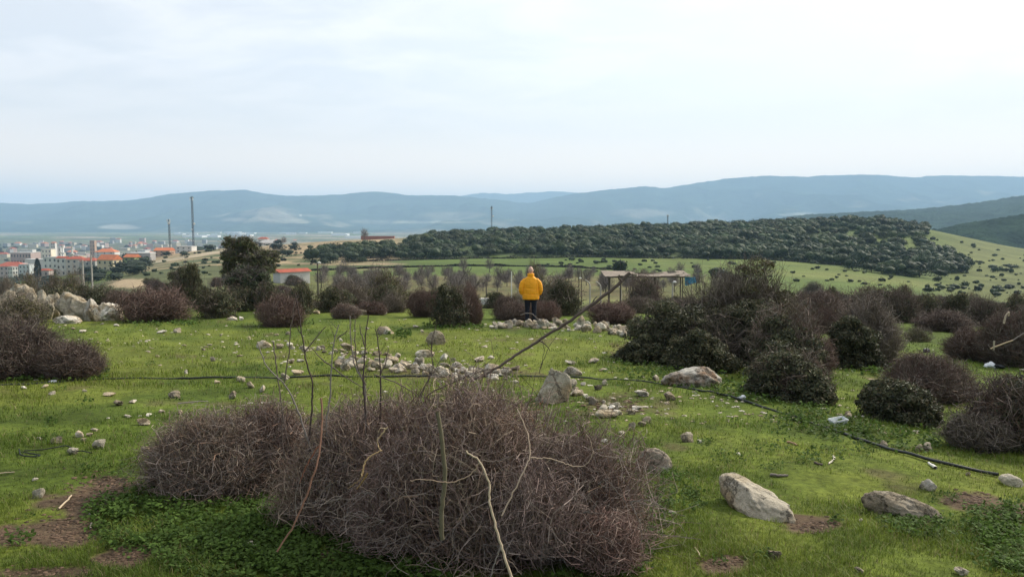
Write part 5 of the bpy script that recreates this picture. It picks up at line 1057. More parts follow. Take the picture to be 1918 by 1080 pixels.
def mast(px, top, Y, w, label, dish=True):
    g = gx(px, Y); H = top_z(px, top, Y) - g[2]; root = empty('radio_mast', g); tag(root, label, 'mast'); segs = []; hw = w / 2; n = max(8, int(H / (w * 1.3)))
    C4 = [(-hw, -hw), (hw, -hw), (hw, hw), (-hw, hw)]; P = []; r = w * .085
    for x, y in C4: P.append([(x, y, 0), (x, y, H)])
    for i in range(n):
        z0, z1 = H * i / n, H * (i + 1) / n
        for k in range(4): a, b = C4[k], C4[(k+1) % 4]; P.append([(*a, z0), (*b, z1)] if i % 2 else [(*b, z0), (*a, z1)]); P.append([(*a, z1), (*b, z1)])
    V, Fq = tubes(np.array(P, float), np.full((len(P), 2), r), 4); mesh('lattice', V, Fq, M_steel, root)
    boxes('platform', [(-w * 1.1, w * 1.1, -w * 1.1, w * 1.1, H * .97, H * .98)], M_steel, root)
    for x, y in ((-w, -w), (w, -w), (0, w)): boxes('antenna', [(x - w*.18, x + w*.18, y - w*.18, y + w*.18, H * .93, H * .93 + w * 2.2)], M_white, root)
    if dish:
        for (dx, z, rr) in dish: V, Fq = blob((dx * w * 1.3, -w * .6, z * H), (rr, rr * .4, rr)); mesh('dish', V, Fq, M_white, root, smooth=True)
mast(363, 368, 640, 1.15, 'tallest lattice radio mast, rising from the slope beside the town', [(1, .52, .9), (-.5, .42, .6)]); mast(319, 411, 640, 1.1, 'shorter lattice radio mast with a white top left of the tallest mast', [(0, .9, 1.1), (1, .4, .5)])
mast(921, 386, 800, 1.2, 'slim lattice mast rising behind the wooded hill in the middle', [(1, .8, .8)]); mast(1250, 403, 620, .8, 'small dark mast on the skyline of the wooded hill', [])
WIN = mesh('window', *box_vf(-.5, .5, -.5, .5, 0, 1), M_glass, link=False); WINW = mesh('window', *box_vf(-.5, .5, -.5, .5, 0, 1), M_glass, link=False)
wmats = {}
def wallmat(c):
    if c not in wmats: wmats[c] = mat_plain('render_%d' % len(wmats), c, .9, .08, .35)
    return wmats[c]
def building(px, Y, wpx, top, base, wall, roof, rc, label, group=None, rot=0.0, dr=.8, st=2, win=3, name='house', cat='house', sidewin=0, rh=.28):
    """base: photo row of the foot (None: terrain)"""
    g = gx(px, Y); s = pxm(Y); w = wpx * s / (abs(math.cos(rot)) + dr * abs(math.sin(rot))); d = w * dr; zt = top_z(px, top, Y) - g[2]; root = empty(name, (g[0], g[1] + d / 2, g[2]), rot); tag(root, label, cat, group)
    rhh = w * rh * .6 if roof in ('gable', 'hip', 'mono') else .35; zw = zt - rhh if roof != 'flat' else zt - .3
    zw = max(zw, 2.5); zt = zw + rhh if roof != 'flat' else zw + .3
    boxes('wall', [(-w/2, w/2, -d/2, d/2, -3, zw)], wallmat(wall), root); e = .35; W, D_ = w/2 + e, d/2 + e
    if roof == 'gable': V = [(-W, -D_, zw - .05), (W, -D_, zw - .05), (W, D_, zw - .05), (-W, D_, zw - .05), (-W, 0, zt), (W, 0, zt)]; Fs = [np.array([(0, 1, 5, 4), (2, 3, 4, 5), (3, 2, 1, 0)]), np.array([(0, 4, 3), (1, 2, 5)])]
    elif roof == 'hip': V = [(-W, -D_, zw - .05), (W, -D_, zw - .05), (W, D_, zw - .05), (-W, D_, zw - .05), (-W * .45, 0, zt), (W * .45, 0, zt)]; Fs = [np.array([(0, 1, 5, 4), (2, 3, 4, 5), (3, 2, 1, 0)]), np.array([(0, 4, 3), (1, 2, 5)])]
    elif roof == 'mono': V = [(-W, -D_, zw), (W, -D_, zw), (W, D_, zw), (-W, D_, zw), (-W, -D_, zw + .15), (W, -D_, zw + .15), (W, D_, zt), (-W, D_, zt)]; Fs = [np.array([(0, 3, 2, 1), (4, 5, 6, 7), (0, 1, 5, 4), (2, 3, 7, 6), (1, 2, 6, 5), (3, 0, 4, 7)])]
    else: V, f = box_vf(-W + .2, W - .2, -D_ + .2, D_ - .2, zw + .003, zt); Fs = [f]
    mesh('roof', np.array(V, float), Fs, rc, root)
    fh = zw / st
    for f in range(st):
        for k in range(win):
            o = WIN.copy(); col.objects.link(o); o.parent = root; o.scale = (min(1.2, w / win * .36), .12, fh * .4); o.location = (-w/2 + w * (k + .5) / win, -d/2, fh * f + fh * .3)
        for k in range(sidewin):
            o = WIN.copy(); col.objects.link(o); o.parent = root; o.scale = (.12, min(1.4, d / sidewin * .5), fh * .5); o.location = (w/2 * (1 if rot < 0 else -1), -d/2 + d * (k + .5) / sidewin, fh * f + fh * .3)
    return root
WH, CR, GR, PK, TN_, GN = (.60, .58, .54), (.55, .47, .31), (.34, .33, .32), (.42, .31, .27), (.42, .29, .21), (.24, .28, .14)
FLATC = mat_plain('flat_roof', (.40, .38, .36), .9, .1, .5)
Bd = building
Bd(543, 165, 62, 507, 0, WH, 'gable', M_rust, 'long white farmhouse with a low red roof below the left slope', rot=.8, dr=.42, st=1, win=0, rh=.14)
Bd(200, 440, 40, 477, 0, CR, 'gable', M_orange, 'cream house with a bright orange tiled roof, biggest in the town edge', rot=-.25, dr=.7, st=2, win=3, sidewin=2, rh=.45)
Bd(244, 430, 26, 476, 0, GN, 'gable', M_orange, 'green house with an orange roof right of the cream house', rot=-.2, dr=.8, st=2, win=2, rh=.4)
Bd(164, 500, 30, 483, 0, GR, 'hip', M_rust, 'grey walled house with a red roof left of the cream house'); Bd(138, 520, 34, 480, 0, (.50, .45, .40), 'hip', M_rust, 'tan brick house with a red hipped roof under the minaret', rot=.2, st=3)
Bd(115, 520, 18, 480, 0, WH, 'gable', M_rust, 'small white fronted house next to the tan brick house', st=3, win=2); Bd(95, 600, 26, 481, 0, WH, 'flat', FLATC, 'white house with dark windows beside the cypress', st=3)
Bd(82, 430, 20, 503, 0, (.5, .42, .38), 'hip', M_rust, 'low house with a red roof among the shrubs behind the outcrop', st=2, win=2); Bd(14, 600, 50, 491, 0, (.48, .40, .38), 'hip', M_rust, 'wide pinkish building with a dull red roof at the left edge', st=3, win=6, rot=.15)
Bd(22, 520, 16, 499, 0, WH, 'flat', FLATC, 'white four storey block in front of the wide pinkish building', st=4, win=3, rot=-.4, sidewin=2); Bd(46, 600, 20, 495, 0, (.55, .58, .58), 'flat', FLATC, 'pale grey block right of the white four storey block', st=3)
Bd(40, 820, 38, 473, 0, (.42, .32, .29), 'flat', FLATC, 'unfinished brown concrete block with open floors', st=3, win=7); Bd(65, 700, 34, 485, 0, WH, 'flat', mat_plain('white_sheet_roof', (.8, .8, .78), .7, .05, 1), 'long low building with a bright white sheet roof', st=1, win=0, dr=.3)
Bd(88, 900, 18, 466, 0, (.75, .70, .55), 'flat', FLATC, 'cream stepped block left of the tall white tower block', st=4, win=3); Bd(101, 950, 8, 453, 0, WH, 'hip', M_orange, 'tall white tower block with an orange cap in the town', st=8, win=2, name='tower_block', cat='building')
Bd(108, 960, 14, 463, 0, WH, 'flat', FLATC, 'white block right of the tall white tower block', st=4); Bd(303, 560, 30, 464, 0, TN_, 'gable', M_orange, 'orange tiled house between the two masts, behind the slope', st=2); Bd(344, 600, 30, 461, 0, WH, 'flat', FLATC, 'white and red house at the foot of the tallest mast', st=2)
Bd(500, 640, 34, 449, 0, WH, 'hip', FLATC, 'white villa behind the tall ragged tree', st=2, win=4); Bd(492, 700, 18, 444, 0, WH, 'hip', M_rust, 'white farm building with a dark roof above the white villa', st=2, win=2)
Bd(174, 1150, 9, 450, 0, TN_, 'flat', FLATC, 'orange brown apartment tower right of the twin blocks', st=6, win=2, name='tower_block', cat='building')
Bd(707, 610, 62, 442, 0, (.28, .12, .085), 'flat', mat_plain('brick_red', (.25, .10, .075), .9, .1, .5), 'long low rust red wall building on the crest of the tan slope', st=1, win=0, dr=.15)
Bd(260, 480, 44, 473, 0, GR, 'flat', mat_plain('sheet_roof', (.7, .7, .68), .6, .1, .5), 'low grey warehouse with a pale sheet roof behind the green house', st=1, win=4, dr=.5)
rr = random.Random(5); cl = {'white': WH, 'cream': (.52, .47, .36), 'pinkish': (.40, .31, .28), 'grey': (.33, .33, .33)}
for i in range(120):
    px = rr.uniform(-60, 330) if i < 80 else rr.uniform(150, 560); Y = rr.uniform(620, 2300) if i < 80 else rr.uniform(1300, 2600)
    cn = rr.choice(list(cl)); roofc = rr.choice([M_orange, M_rust, FLATC, FLATC]); g = gx(px, Y); w = rr.uniform(10, 22) / pxm(Y); hh = rr.choice([6, 9, 9, 12, 15])
    zt = g[2] + hh; _, tp = proj(g[0], Y, zt)
    rn = {True: 'a tiled', False: 'a flat'}[roofc is not FLATC]
    Bd(px, Y, w, float(tp), 0, cl[cn], 'hip' if roofc is not FLATC else 'flat', roofc, 'small %s block with %s roof among the crowded far town' % (cn, rn), '%s blocks with %s roof in the far town' % (cn, rn), rot=rr.uniform(-.5, .5), dr=rr.uniform(.6, 1), st=max(1, hh // 3), win=3 if Y < 1300 else 0, name='town_block', cat='building')
for i in range(46):
    px = rr.choice([rr.uniform(330, 480), rr.uniform(480, 1000), rr.uniform(1080, 1560)]); Y = rr.uniform(3200, 5400); g = gx(px, Y); w = rr.uniform(25, 110); 
    _, tp = proj(g[0], Y, g[2] + rr.uniform(6, 11)); Bd(px, Y, w / pxm(Y), float(tp), 0, (.75, .75, .72), 'flat', mat_plain('roof_sheet', (.75, .75, .73), .7, .05, .2) if i == 0 else bpy.data.materials['roof_sheet'], 'tiny white building far out on the hazy plain', 'white buildings on the plain', rot=rr.uniform(-.4, .4), st=1, win=0, name='far_building', cat='building', dr=.5)
def minaret(px, top, Y, label):
    g = gx(px, Y); H = top_z(px, top, Y) - g[2]; root = empty('minaret', g); tag(root, label, 'minaret'); r = H * .035
    V, f = loft([(0, 0, 0, r*1.5, r*1.5), (0, 0, H*.2, r*1.5, r*1.5), (0, 0, H*.25, r, r), (0, 0, H*.84, r*.85, r*.85)], 12); mesh('shaft', V, f, M_white, root)
    V, f = loft([(0, 0, H*.60, r, r), (0, 0, H*.64, r*1.9, r*1.9), (0, 0, H*.67, r*1.9, r*1.9)], 12); mesh('balcony', V, f, M_white, root)
    V, f = loft([(0, 0, H*.84, r*1.1, r*1.1), (0, 0, H, .05, .05)], 12); mesh('spire', V, f, M_conc, root)
minaret(119, 456, 700, 'white minaret further left behind the town houses'); minaret(137, 458, 600, 'white minaret with a pointed spire above the tan brick house')

# ============================================================ far trees
def crown_raw(seed, R=3.7, H=4.9, N=800, ls=.27, pal=PAL_GREEN, trunk=True):
    rng = RNG(seed); cores = []
    for q in range(5):
        Dn, Fi = ico(2); a_ = rng.uniform(0, 6.28); e_ = R * rng.uniform(.15, .5); rr_ = R * rng.uniform(.34, .50); zc = H * rng.uniform(.38, .62)
        rad = rr_ * (1 + .35 * fbm(Dn[:, 0]*2 + q*9 + seed, Dn[:, 1]*2, Dn[:, 2]*2, seed=seed, oct=3)); cores.append((Dn * rad[:, None] * [1, 1, .75 * min(1, H / R / 1.2)] + [math.cos(a_) * e_, math.sin(a_) * e_, zc], Fi, np.array(pal[0])[None] * (.7 + .35 * rng.random((len(Dn), 1)))))
    a = leaf_parts(rng, N, R, R, H * .88, ls, 15, .42, .4, pal, -.2, fill=.3); V = a[0] + [0, 0, H * .1]
    m = merge(cores + [(V, a[1], a[2])]); return m[0], m[1], m[2] * np.array([.56, .62, .56])
OAK = [crown_raw(500 + i, H=[5.2, 4.4, 6.0, 5.0, 4.0][i]) for i in range(5)]
def oak_proto(i):
    root = empty('oak_tree', link=False); V, Fq, C = OAK[i]; c = mesh('crown', V, Fq, M_oak, colr=C, link=False); c.parent = root
    V, Fq, C = limb([(0, 0, -.3), (.1, 0, .8), (0, .1, 2.0)], .22, .12, 6, 5, (.09, .075, .06)); t = mesh('trunk', V, Fq, M_bark, colr=C, link=False); t.parent = root; return root
def forest():
    rng = RNG(12); X, Y = [], []
    # sample in ground space
    N = 42000; u = rng.uniform(-.30, .62, N); y = np.sqrt(rng.uniform(255 ** 2, 600 ** 2, N)); x = u * y; z = h(x, y); px, py = proj(x, y, z)
    keep = inpoly(FOREST, px + 16 * vnoise(x / 14, y / 14, seed=9), py + 5 * vnoise(x / 11, y / 11, seed=19)) & (y > 260)
    open_ = fbm(x / 22, y / 22, seed=77, oct=3); keep &= open_ > -.30 + .60 * sstep(1480, 1640, px) * sstep(485, 455, py)
    # sparse trees on the summit and a straggling line down the right slope
    sp = (inpoly([(1500, 400), (1700, 405), (1740, 430), (1735, 445), (1690, 450), (1640, 448), (1580, 425)], px, py) & (rng.random(N) < .10)) | (inpoly([(1700, 430), (1735, 428), (1730, 455), (1790, 485), (1795, 500), (1740, 495), (1712, 455)], px, py) & (rng.random(N) < .3))
    keep &= ~((px > 1500) & (py < 452) & (fbm(x / 14, y / 14, seed=88, oct=2) < .12)); idx = np.where(keep | sp)[0]; cell = {}; out = []
    for i in idx:
        k = (int(x[i] // 6.0), int(y[i] // 6.0)); ok = True
        for a in (-1, 0, 1):
            for b in (-1, 0, 1):
                for j in cell.get((k[0] + a, k[1] + b), ()):
                    if (x[i] - x[j]) ** 2 + (y[i] - y[j]) ** 2 < (3.0 + 3.2 * ((int(i) * 7919) % 97) / 97) ** 2: ok = False
        if ok: cell.setdefault(k, []).append(i); out.append(i)
    out = np.array(out)
    # ridge-line trees and the nearest ones are individuals
    order = out[np.argsort(y[out])]; ridge = [i for i in out if (py[i] < np.interp(px[i], [800, 1200, 1440, 1560, 1700], [444, 431, 422, 416, 416])) and px[i] > 1480][:60]
    ind = list(dict.fromkeys(ridge + list(order)))[:295]; rest = [i for i in out if i not in set(ind)]
    P = [oak_proto(i) for i in range(5)]; used = set()
    for i in ind:
        k = int(rng.integers(5)); 
        if k in used: o = copy_tree(P[k])
        else: used.add(k); o = P[k]; link_tree(o)
        s = rng.uniform(.55, 1.35); o.location = (x[i], y[i], z[i]); o.rotation_euler = (0, 0, rng.uniform(0, 6.28)); o.scale = (s, s, s * rng.uniform(.85, 1.1)); o.name = 'oak_tree'
        sz = 'small' if s < .8 else 'large' if s > 1.12 else 'medium'; wh = 'on the bare summit' if i in set(ridge) else 'at the thin left tail of the wood' if px[i] < 800 else 'along the front of the wood above the hedge' if px[i] < 1400 else 'in the wood on the lower right of the hill'
        tag(o, '%s round dark evergreen oak %s' % (sz, wh), 'tree', 'evergreen oaks %s, %s' % (wh, sz))
    Vs, Fs, Cs = [], {}, []; off = 0
    for i in rest:
        V, Fq, C = OAK[int(rng.integers(5))]; a = rng.uniform(0, 6.28); s = rng.uniform(.5, 1.35); c_, s_ = math.cos(a) * s, math.sin(a) * s
        W = np.stack([V[:, 0] * c_ - V[:, 1] * s_, V[:, 0] * s_ + V[:, 1] * c_, V[:, 2] * s], 1) + [x[i], y[i], z[i]]; Vs.append(W); [Fs.setdefault(f.shape[1], []).append(f + off) for f in Fq]; Cs.append(C * rng.uniform(.6, 1.5) * np.array([rng.uniform(.88, 1.25), 1, rng.uniform(.8, 1.1)])); off += len(W)
    print('forest', len(out), len(rest))
    if Vs: tag(mesh('distant_wood', np.concatenate(Vs), [np.concatenate(f) for f in Fs.values()], M_oak, colr=np.concatenate(Cs)), kind='stuff')
forest()
# cushion shrubs
CUSH = [crown_raw(600 + i, 1.0, .85, 260, .13, PAL_GREEN + [[.08, .065, .055]], False) for i in range(3)]
CP_ = [mesh('low_shrub', *c[:2], M_oak, colr=c[2], link=False) for c in CUSH]; CU = set()
def cushion(px, py, w, hh, label, group):
    i = random.randrange(3); g = gp(px, py, 40)
    if i in CU: o = CP_[i].copy()
    else: o = CP_[i]; CU.add(i)
    col.objects.link(o); s = pxm(g[1]) * w / 2; o.location = g; o.scale = (s, s, pxm(g[1]) * hh / .85); o.rotation_euler = (0, 0, random.uniform(0, 6)); o.name = 'low_shrub'; tag(o, label, 'shrub', group)
for i in range(95):
    px = random.uniform(1010, 1720); t = (px - 1010) / 700; py = random.uniform(486 + 4 * t, 505 + 35 * t); n = 1
    w = random.choice([7, 8, 10, 12, 15]); cushion(px, py, w, w * random.uniform(.35, .55), 'low dark cushion shrub dotting the green field', 'cushion shrubs on the green field')
for i in range(80):
    px = random.uniform(1740, 1925); py = random.uniform(440 + max(0, (px - 1760)) * .17 + 4, 560); w = random.choice([4, 5, 7, 8, 11]); cushion(px, py, w, w * random.uniform(.4, .7), 'small dark bush on the grassy right flank of the hill', 'bushes on the right flank')
for (x0, x1, y0, y1, n) in [(1855, 1900, 497, 518, 8), (1735, 1840, 522, 548, 20), (1860, 1918, 532, 556, 9)]:
    for i in range(n): cushion(random.uniform(x0, x1), random.uniform(y0, y1), random.uniform(10, 22), random.uniform(5, 12), 'grey green bush in the dense patch at the foot of the right flank', 'dense bushes at the flank foot')
for i in range(110):
    px = random.uniform(240, 600); py = random.uniform(470, 518) if px < 420 else random.uniform(455, 500); w = random.choice([6, 8, 10, 14]); cushion(px, py, w, w * .5, 'low dark bush on the slope above the town', 'bushes on the slope above the town')
cushion(1161, 512, 32, 28, 'single dark round bush standing at the end of the field hedge', None)
cushion(1345, 523, 40, 26, 'blue grey round bush right of the blue tarpaulin', None); cushion(1375, 530, 36, 18, 'lower blue grey bush trailing right of the round one by the tarpaulin', None)
def hedge(pts, wpx, hpx, label, seed):
    rng = RNG(seed); P = smooth_path(np.array([gp(p[0], p[1], 60) for p in pts]), 260); N = 9000; t = rng.uniform(0, 259, N); i = t.astype(int); i = np.minimum(i, 258); c = P[i] + (P[i+1] - P[i]) * (t - i)[:, None]
    H = hpx * pxm(P[:, 1].mean()); W = wpx * pxm(P[:, 1].mean()); hv = H * (.75 + .5 * vnoise(c[:, 0] / 5, c[:, 1] / 5, seed=seed)); o_ = rng.normal(0, .4, (N, 3)) * [W, W, 0]; zz = rng.uniform(0, 1, N) * hv
    c = c + o_; c[:, 2] = h(c[:, 0], c[:, 1]) + zz; n = unit(rng.normal(0, 1, (N, 3))); tt = unit(np.cross(n, rng.normal(0, 1, (N, 3)))); b = np.cross(n, tt); l = rng.uniform(.2, .4, N)[:, None]
    V = np.stack([c - tt*l, c + b*l*.6, c + tt*l, c - b*l*.6], 1).reshape(-1, 3); pal = np.array([[.05, .055, .035], [.075, .062, .05], [.045, .05, .035]]); C = np.repeat(pal[rng.integers(0, 3, N)] * rng.uniform(.8, 1.2, (N, 1)), 4, 0)
    tag(mesh('hedge', V, np.arange(N * 4).reshape(-1, 4), M_oak, colr=C), label, 'hedge')
hedge([(640, 491), (760, 487.5), (900, 484), (1100, 482), (1300, 484), (1440, 487), (1560, 496), (1660, 505)], 5, 5, 'dark hedge running along the foot of the wooded hill', 3)
hedge([(585, 507), (700, 502), (850, 498.5), (1000, 499), (1080, 501), (1165, 506)], 3, 4, 'dark hedge across the middle of the green field', 4)
# orchard of bare trees
def bare_tree_proto(seed, H=4.2, rx=1.7):
    rng = RNG(seed); root = empty('bare_tree', link=False); V, Fq, C = limb([(0, 0, -.2), (.05, 0, H*.15), (0, .05, H*.35)], .11, .07, 6, 6, (.10, .085, .07)); t = mesh('trunk', V, Fq, M_bark, colr=C, link=False); t.parent = root
    out = []
    for i in range(9):
        a = rng.uniform(0, 6.28); e = rx * rng.uniform(.4, 1); tip = (math.cos(a) * e, math.sin(a) * e, H * rng.uniform(.7, 1)); out.append(limb([(0, 0, H*.35), (tip[0]*.5, tip[1]*.5, H*.6), tip], .08, .02, 6, 4, (.10, .085, .075), .04, rng))
    b = bare_parts(rng, 420, rx, rx, H * .72, 1.0, .018, 4, 3, .0, .4, [[.20, .17, .15], [.15, .13, .115], [.22, .18, .16]]); out.append((b[0] + [0, 0, H * .24], b[1], b[2]))
    V, Fq, C = merge(out); c = mesh('crown', V, Fq, M_bark, colr=C, link=False); c.parent = root; return root
OR = [bare_tree_proto(700 + i) for i in range(4)]; ORU = set()
def bare_tree(px, Y, H, label, group=None, name='bare_tree'):
    i = random.randrange(4)
    if i in ORU: o = copy_tree(OR[i])
    else: ORU.add(i); o = OR[i]; link_tree(o)
    g = gx(px, Y); s = H / 4.2; o.location = g; o.scale = (s, s, s); o.rotation_euler = (0, 0, random.uniform(0, 6.28)); o.name = name; tag(o, label, 'tree', group); return o
for i in range(110):
    px = random.uniform(590, 1140) if i < 90 else random.uniform(1140, 1420); Y = random.uniform(118, 222)
    bare_tree(px, Y, random.uniform(2.6, 4.4), 'small leafless tree in the %s rows of the valley orchard, %s' % (('front' if Y < 150 else 'middle' if Y < 190 else 'back'), 'left of the person' if px < 960 else 'right of the person'), 'orchard trees in the valley, %s rows %s' % (('front' if Y < 150 else 'middle' if Y < 190 else 'back'), 'left' if px < 960 else 'right'))
bare_tree(683, 560, 9.5, 'large round leafless tree standing on the tan slope by the rust red wall'); o = bare_tree(1308, 540, 7, 'lone spreading leafless tree on the skyline of the wooded hill'); o.scale = (2.2, 2.2, 1.6)
bare_tree(532, 560, 6.5, 'slim leafless tree on the left slope behind the white villa'); bare_tree(868, 235, 5.2, 'taller leafless tree in the field behind the orchard, left'); bare_tree(917, 235, 4.6, 'taller leafless tree in the field behind the orchard, right')
# dark town trees
TT = [mesh('town_tree', *crown_raw(800 + i, 4.5, 8, 420, .55, [[.035, .05, .03], [.05, .062, .035]])[:2], M_oak, colr=crown_raw(800 + i, 4.5, 8, 420, .55, [[.035, .05, .03], [.05, .062, .035]])[2], link=False) for i in range(2)]; TU = set()
for i in range(240):
    px = random.uniform(-60, 560) if i < 150 else random.uniform(-60, 270); Y = random.uniform(360, 2300) if i < 150 else random.uniform(230, 700); k = random.randrange(2); o = TT[k] if k not in TU else TT[k].copy(); TU.add(k); col.objects.link(o); o.location = gx(px, Y); s = random.uniform(.7, 1.5) * (1 if Y > 600 else .7)
    o.scale = (s * random.uniform(1, 2), s, s * .8); o.rotation_euler = (0, 0, random.uniform(0, 6)); o.name = 'town_tree'; tag(o, 'dark leafy tree between the houses of the far town', 'tree', 'trees in the far town')
def cypress(px, Y, top, label):
    g = gx(px, Y); H = top_z(px, top, Y) - g[2]; rng = RNG(int(px)); N = 900; t = rng.uniform(0, 1, N); r = H * .11 * np.sin(np.pi * np.clip(t * .93 + .07, 0, 1)) ** .6; a = rng.uniform(0, 6.28, N); c = np.stack([np.cos(a) * r, np.sin(a) * r, t * H], 1); n = unit(rng.normal(0, 1, (N, 3))); tt = unit(np.cross(n, rng.normal(0, 1, (N, 3)))); b = np.cross(n, tt); l = H * .04
    o = mesh('cypress', np.stack([c - tt*l, c + b*l*.6, c + tt*l, c - b*l*.6], 1).reshape(-1, 3), np.arange(N*4).reshape(-1, 4), M_oak, colr=np.repeat(np.array([[.03, .042, .03]]), N * 4, 0), loc=g); tag(o, label, 'tree')
cypress(72, 430, 484, 'narrow dark cypress left of the white house with dark windows')

# ============================================================ ground cover near the camera
def grass():
    rng = RNG(3); N = 400000; iY = rng.uniform(1 / 24., 1 / 2.7, N); Y = 1 / iY; u = rng.uniform(-.80, .80, N); X = u * Y; Z = h(X, Y); px, py = proj(X, Y, Z)
    c = ground_color(X, Y, Z); dm = dirt_mask(X, Y, Z, px, py); cl_ = fbm(X * 1.7, Y * 1.7, seed=44, oct=3)
    keep = (rng.random(N) > dm * 1.25 - .05) & (rng.random(N) < .62 + 1.2 * cl_); X, Y, Z, c, cl_ = X[keep], Y[keep], Z[keep], c[keep], cl_[keep]; n = len(X)
    a = rng.uniform(0, 6.28, n); f = np.clip(Y / 8, .55, 2.2); Hh = rng.uniform(.018, .058, n) * (1 + 1.1 * np.clip(cl_, -.6, 1)) * np.clip(f, .8, 1.25); w = rng.uniform(.0016, .0034, n) * f * 1.15
    d = np.stack([np.cos(a), np.sin(a), a * 0], 1); sd = np.stack([-np.sin(a), np.cos(a), a * 0], 1); ln = rng.uniform(.2, 1.3, n)
    base = np.stack([X, Y, Z - .003], 1); up = np.array([0, 0, 1.])
    m = base + up * (Hh * .6)[:, None] + d * (Hh * .25 * ln)[:, None]; t = base + up * (Hh * .95)[:, None] + d * (Hh * .85 * ln)[:, None]
    V = np.stack([base - sd * w[:, None], base + sd * w[:, None], m + sd * (w * .75)[:, None], m - sd * (w * .75)[:, None], t], 1).reshape(-1, 3); k = np.arange(n)[:, None] * 5
    col_ = c * rng.uniform(.6, 1.55, (n, 1)) * np.array([1.05, 1.12, 1.0]) * (1 + .3 * np.clip(cl_, -1, 1))[:, None]; dry = rng.random(n) < .08; col_[dry] = np.array([.30, .25, .12]) * rng.uniform(.6, 1.1, (dry.sum(), 1))
    tag(mesh('grass', V, [k + [0, 1, 2, 3], k + [3, 2, 4]], M_grass, colr=np.repeat(np.clip(col_, .01, .7), 5, 0)), kind='stuff')
grass()
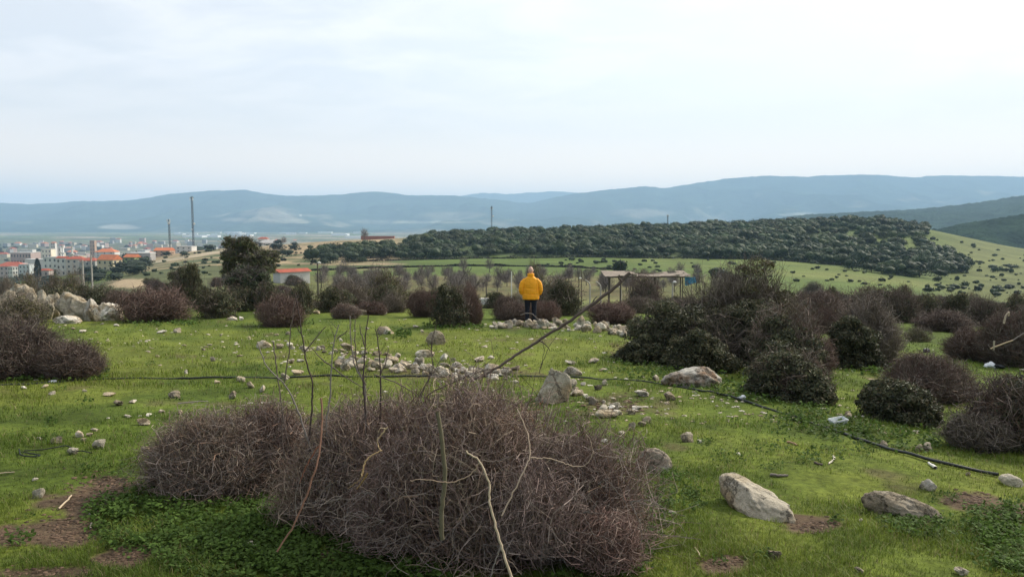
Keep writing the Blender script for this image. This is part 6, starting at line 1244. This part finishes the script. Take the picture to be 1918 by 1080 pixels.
def weeds():
    rng = RNG(9); Vs, Cs = [], []
    A = [([(150,960),(230,925),(300,905),(420,925),(560,930),(600,960),(590,1080),(480,1090),(330,1075),(300,1040),(190,1010)], 15000, .016), ([(560,950),(800,990),(860,1090),(560,1090)], 6500, .018), ([(-40,700),(0,672),(110,668),(205,690),(190,706),(-40,718)], 3500, .03), ([(1130,705),(1180,660),(1250,680),(1400,720),(1470,760),(1350,735),(1240,705)], 3800, .03),
         ([(1430,790),(1500,760),(1620,800),(1700,815),(1800,830),(1720,850),(1560,815)], 3800, .022), ([(1200,1060),(1050,1000),(1130,960),(1240,900),(1262,930),(1240,1000),(1180,1090),(1000,1090)], 5000, .015), ([(1640,975),(1650,948),(1720,975),(1790,995),(1720,1010)], 1500, .015), ([(1230,890),(1262,880),(1330,950),(1300,960)], 800, .014),
         ([(720,622),(760,620),(770,632),(725,634)], 500, .045), ([(1800,960),(1918,940),(1940,1090),(1860,1060)], 3500, .015), ([(220,605),(370,600),(380,612),(230,612)], 900, .04), ([(485,605),(580,600),(590,610),(490,612)], 600, .04), ([(790,606),(900,606),(905,618),(800,616)], 600, .04), ([(1580,690),(1680,688),(1690,702),(1580,702)], 500, .04)]
    for _ in range(90):
        cx, cy_ = rng.uniform(-20, 1940), rng.uniform(625, 1060); r = rng.uniform(10, 45) * (cy_ / 900) ** 2; A.append(([(cx - r, cy_), (cx, cy_ - r * .4), (cx + r, cy_), (cx, cy_ + r * .4)], int(rng.uniform(40, 220)), rng.uniform(.010, .018) * (900 / cy_)))
    for poly, N, s in A:
        P = np.array(poly, float); x = rng.uniform(P[:, 0].min(), P[:, 0].max(), N * 3); y = rng.uniform(P[:, 1].min(), P[:, 1].max(), N * 3)
        k = inpoly(poly, x + rng.normal(0, 16, N*3), y + rng.normal(0, 9, N*3)) & (fbm(x / 26, y / 12, seed=int(P[0, 0]) % 50) > rng.uniform(-.55, .25, N*3)); x, y = x[k][:int(N * .8)], y[k][:int(N * .8)]; X, Y, Z = gpf(x, y); n = len(X); cl_ = fbm(X * 3, Y * 3, seed=5)
        hh = (.01 + .05 * rng.random(n) * (1 + cl_)) * (s / .016) ** .5; c = np.stack([X, Y, Z + hh], 1); nn = unit(rng.normal(0, .5, (n, 3)) + [0, 0, 1.]); t = unit(np.cross(nn, rng.normal(0, 1, (n, 3)))); b = np.cross(nn, t); l = (s * rng.uniform(.5, 1.2, n))[:, None]
        Vs.append(np.stack([c - t*l, c - t*l*.2 + b*l*.62, c + t*l*.55 + b*l*.5 - nn*l*.15, c + t*l - nn*l*.1, c + t*l*.55 - b*l*.5 - nn*l*.15, c - t*l*.2 - b*l*.62], 1).reshape(-1, 3))
        base = np.array([.066, .110, .022]); Cs.append(np.repeat(base * rng.uniform(.6, 1.5, (n, 1)) * (1 + .3 * cl_[:, None]), 6, 0))
    V = np.concatenate(Vs); tag(mesh('clover', V, np.arange(len(V)).reshape(-1, 6), M_weed, colr=np.concatenate(Cs)), kind='stuff')
weeds()

def clods():
    rng = RNG(21); X, Y, Z = gpf(*[np.concatenate([c[k] + rng.normal(0, c[k + 2] * .5, 130) for c in DIRT]) for k in (0, 1)]); n = len(X); D_, Fq = ico(1); s = rng.uniform(.004, .016, n) * np.clip(Y / 5, .7, 2)
    V = D_[None] * (1 + rng.uniform(-.35, .35, (n, len(D_), 1))) * np.stack([s * 1.3, s, s * .6], 1)[:, None] + np.stack([X, Y, Z], 1)[:, None]; C = np.array([.11, .07, .045]) * rng.uniform(.5, 1.5, (n, 1))
    tag(mesh('soil_clods', V.reshape(-1, 3), (Fq[None] + (np.arange(n) * len(D_))[:, None, None]).reshape(-1, 3), M_bark, colr=np.repeat(C, len(D_), 0)), kind='stuff')
clods()

def stalks():
    rng = RNG(55); N = 5200; Y = 1 / rng.uniform(1 / 20., 1 / 2.9, N); X = rng.uniform(-.78, .78, N) * Y; k = vnoise(X * .9, Y * .9, seed=61) > rng.uniform(.05, .7, N); X, Y = X[k], Y[k]; Z = h(X, Y); n = len(X)
    H = rng.uniform(.04, .13, n)[:, None]; d = rng.normal(0, .5, (n, 2)); b = np.stack([X, Y, Z], 1); P = np.stack([b, b + np.c_[d * H * .4, H * .55], b + np.c_[d * H * 1.1, H * .95]], 1)
    V, Fq = tubes(P, (.0011 * np.clip(Y / 6, .8, 2.2))[:, None] * np.array([[1, .8, .5]]), 3); C = np.array([[.32, .27, .14], [.24, .19, .10], [.20, .22, .07]])[rng.integers(0, 3, n)]
    tag(mesh('dry_grass', V, Fq, M_grass, colr=np.repeat(C, 9, 0)), kind='stuff')
stalks()
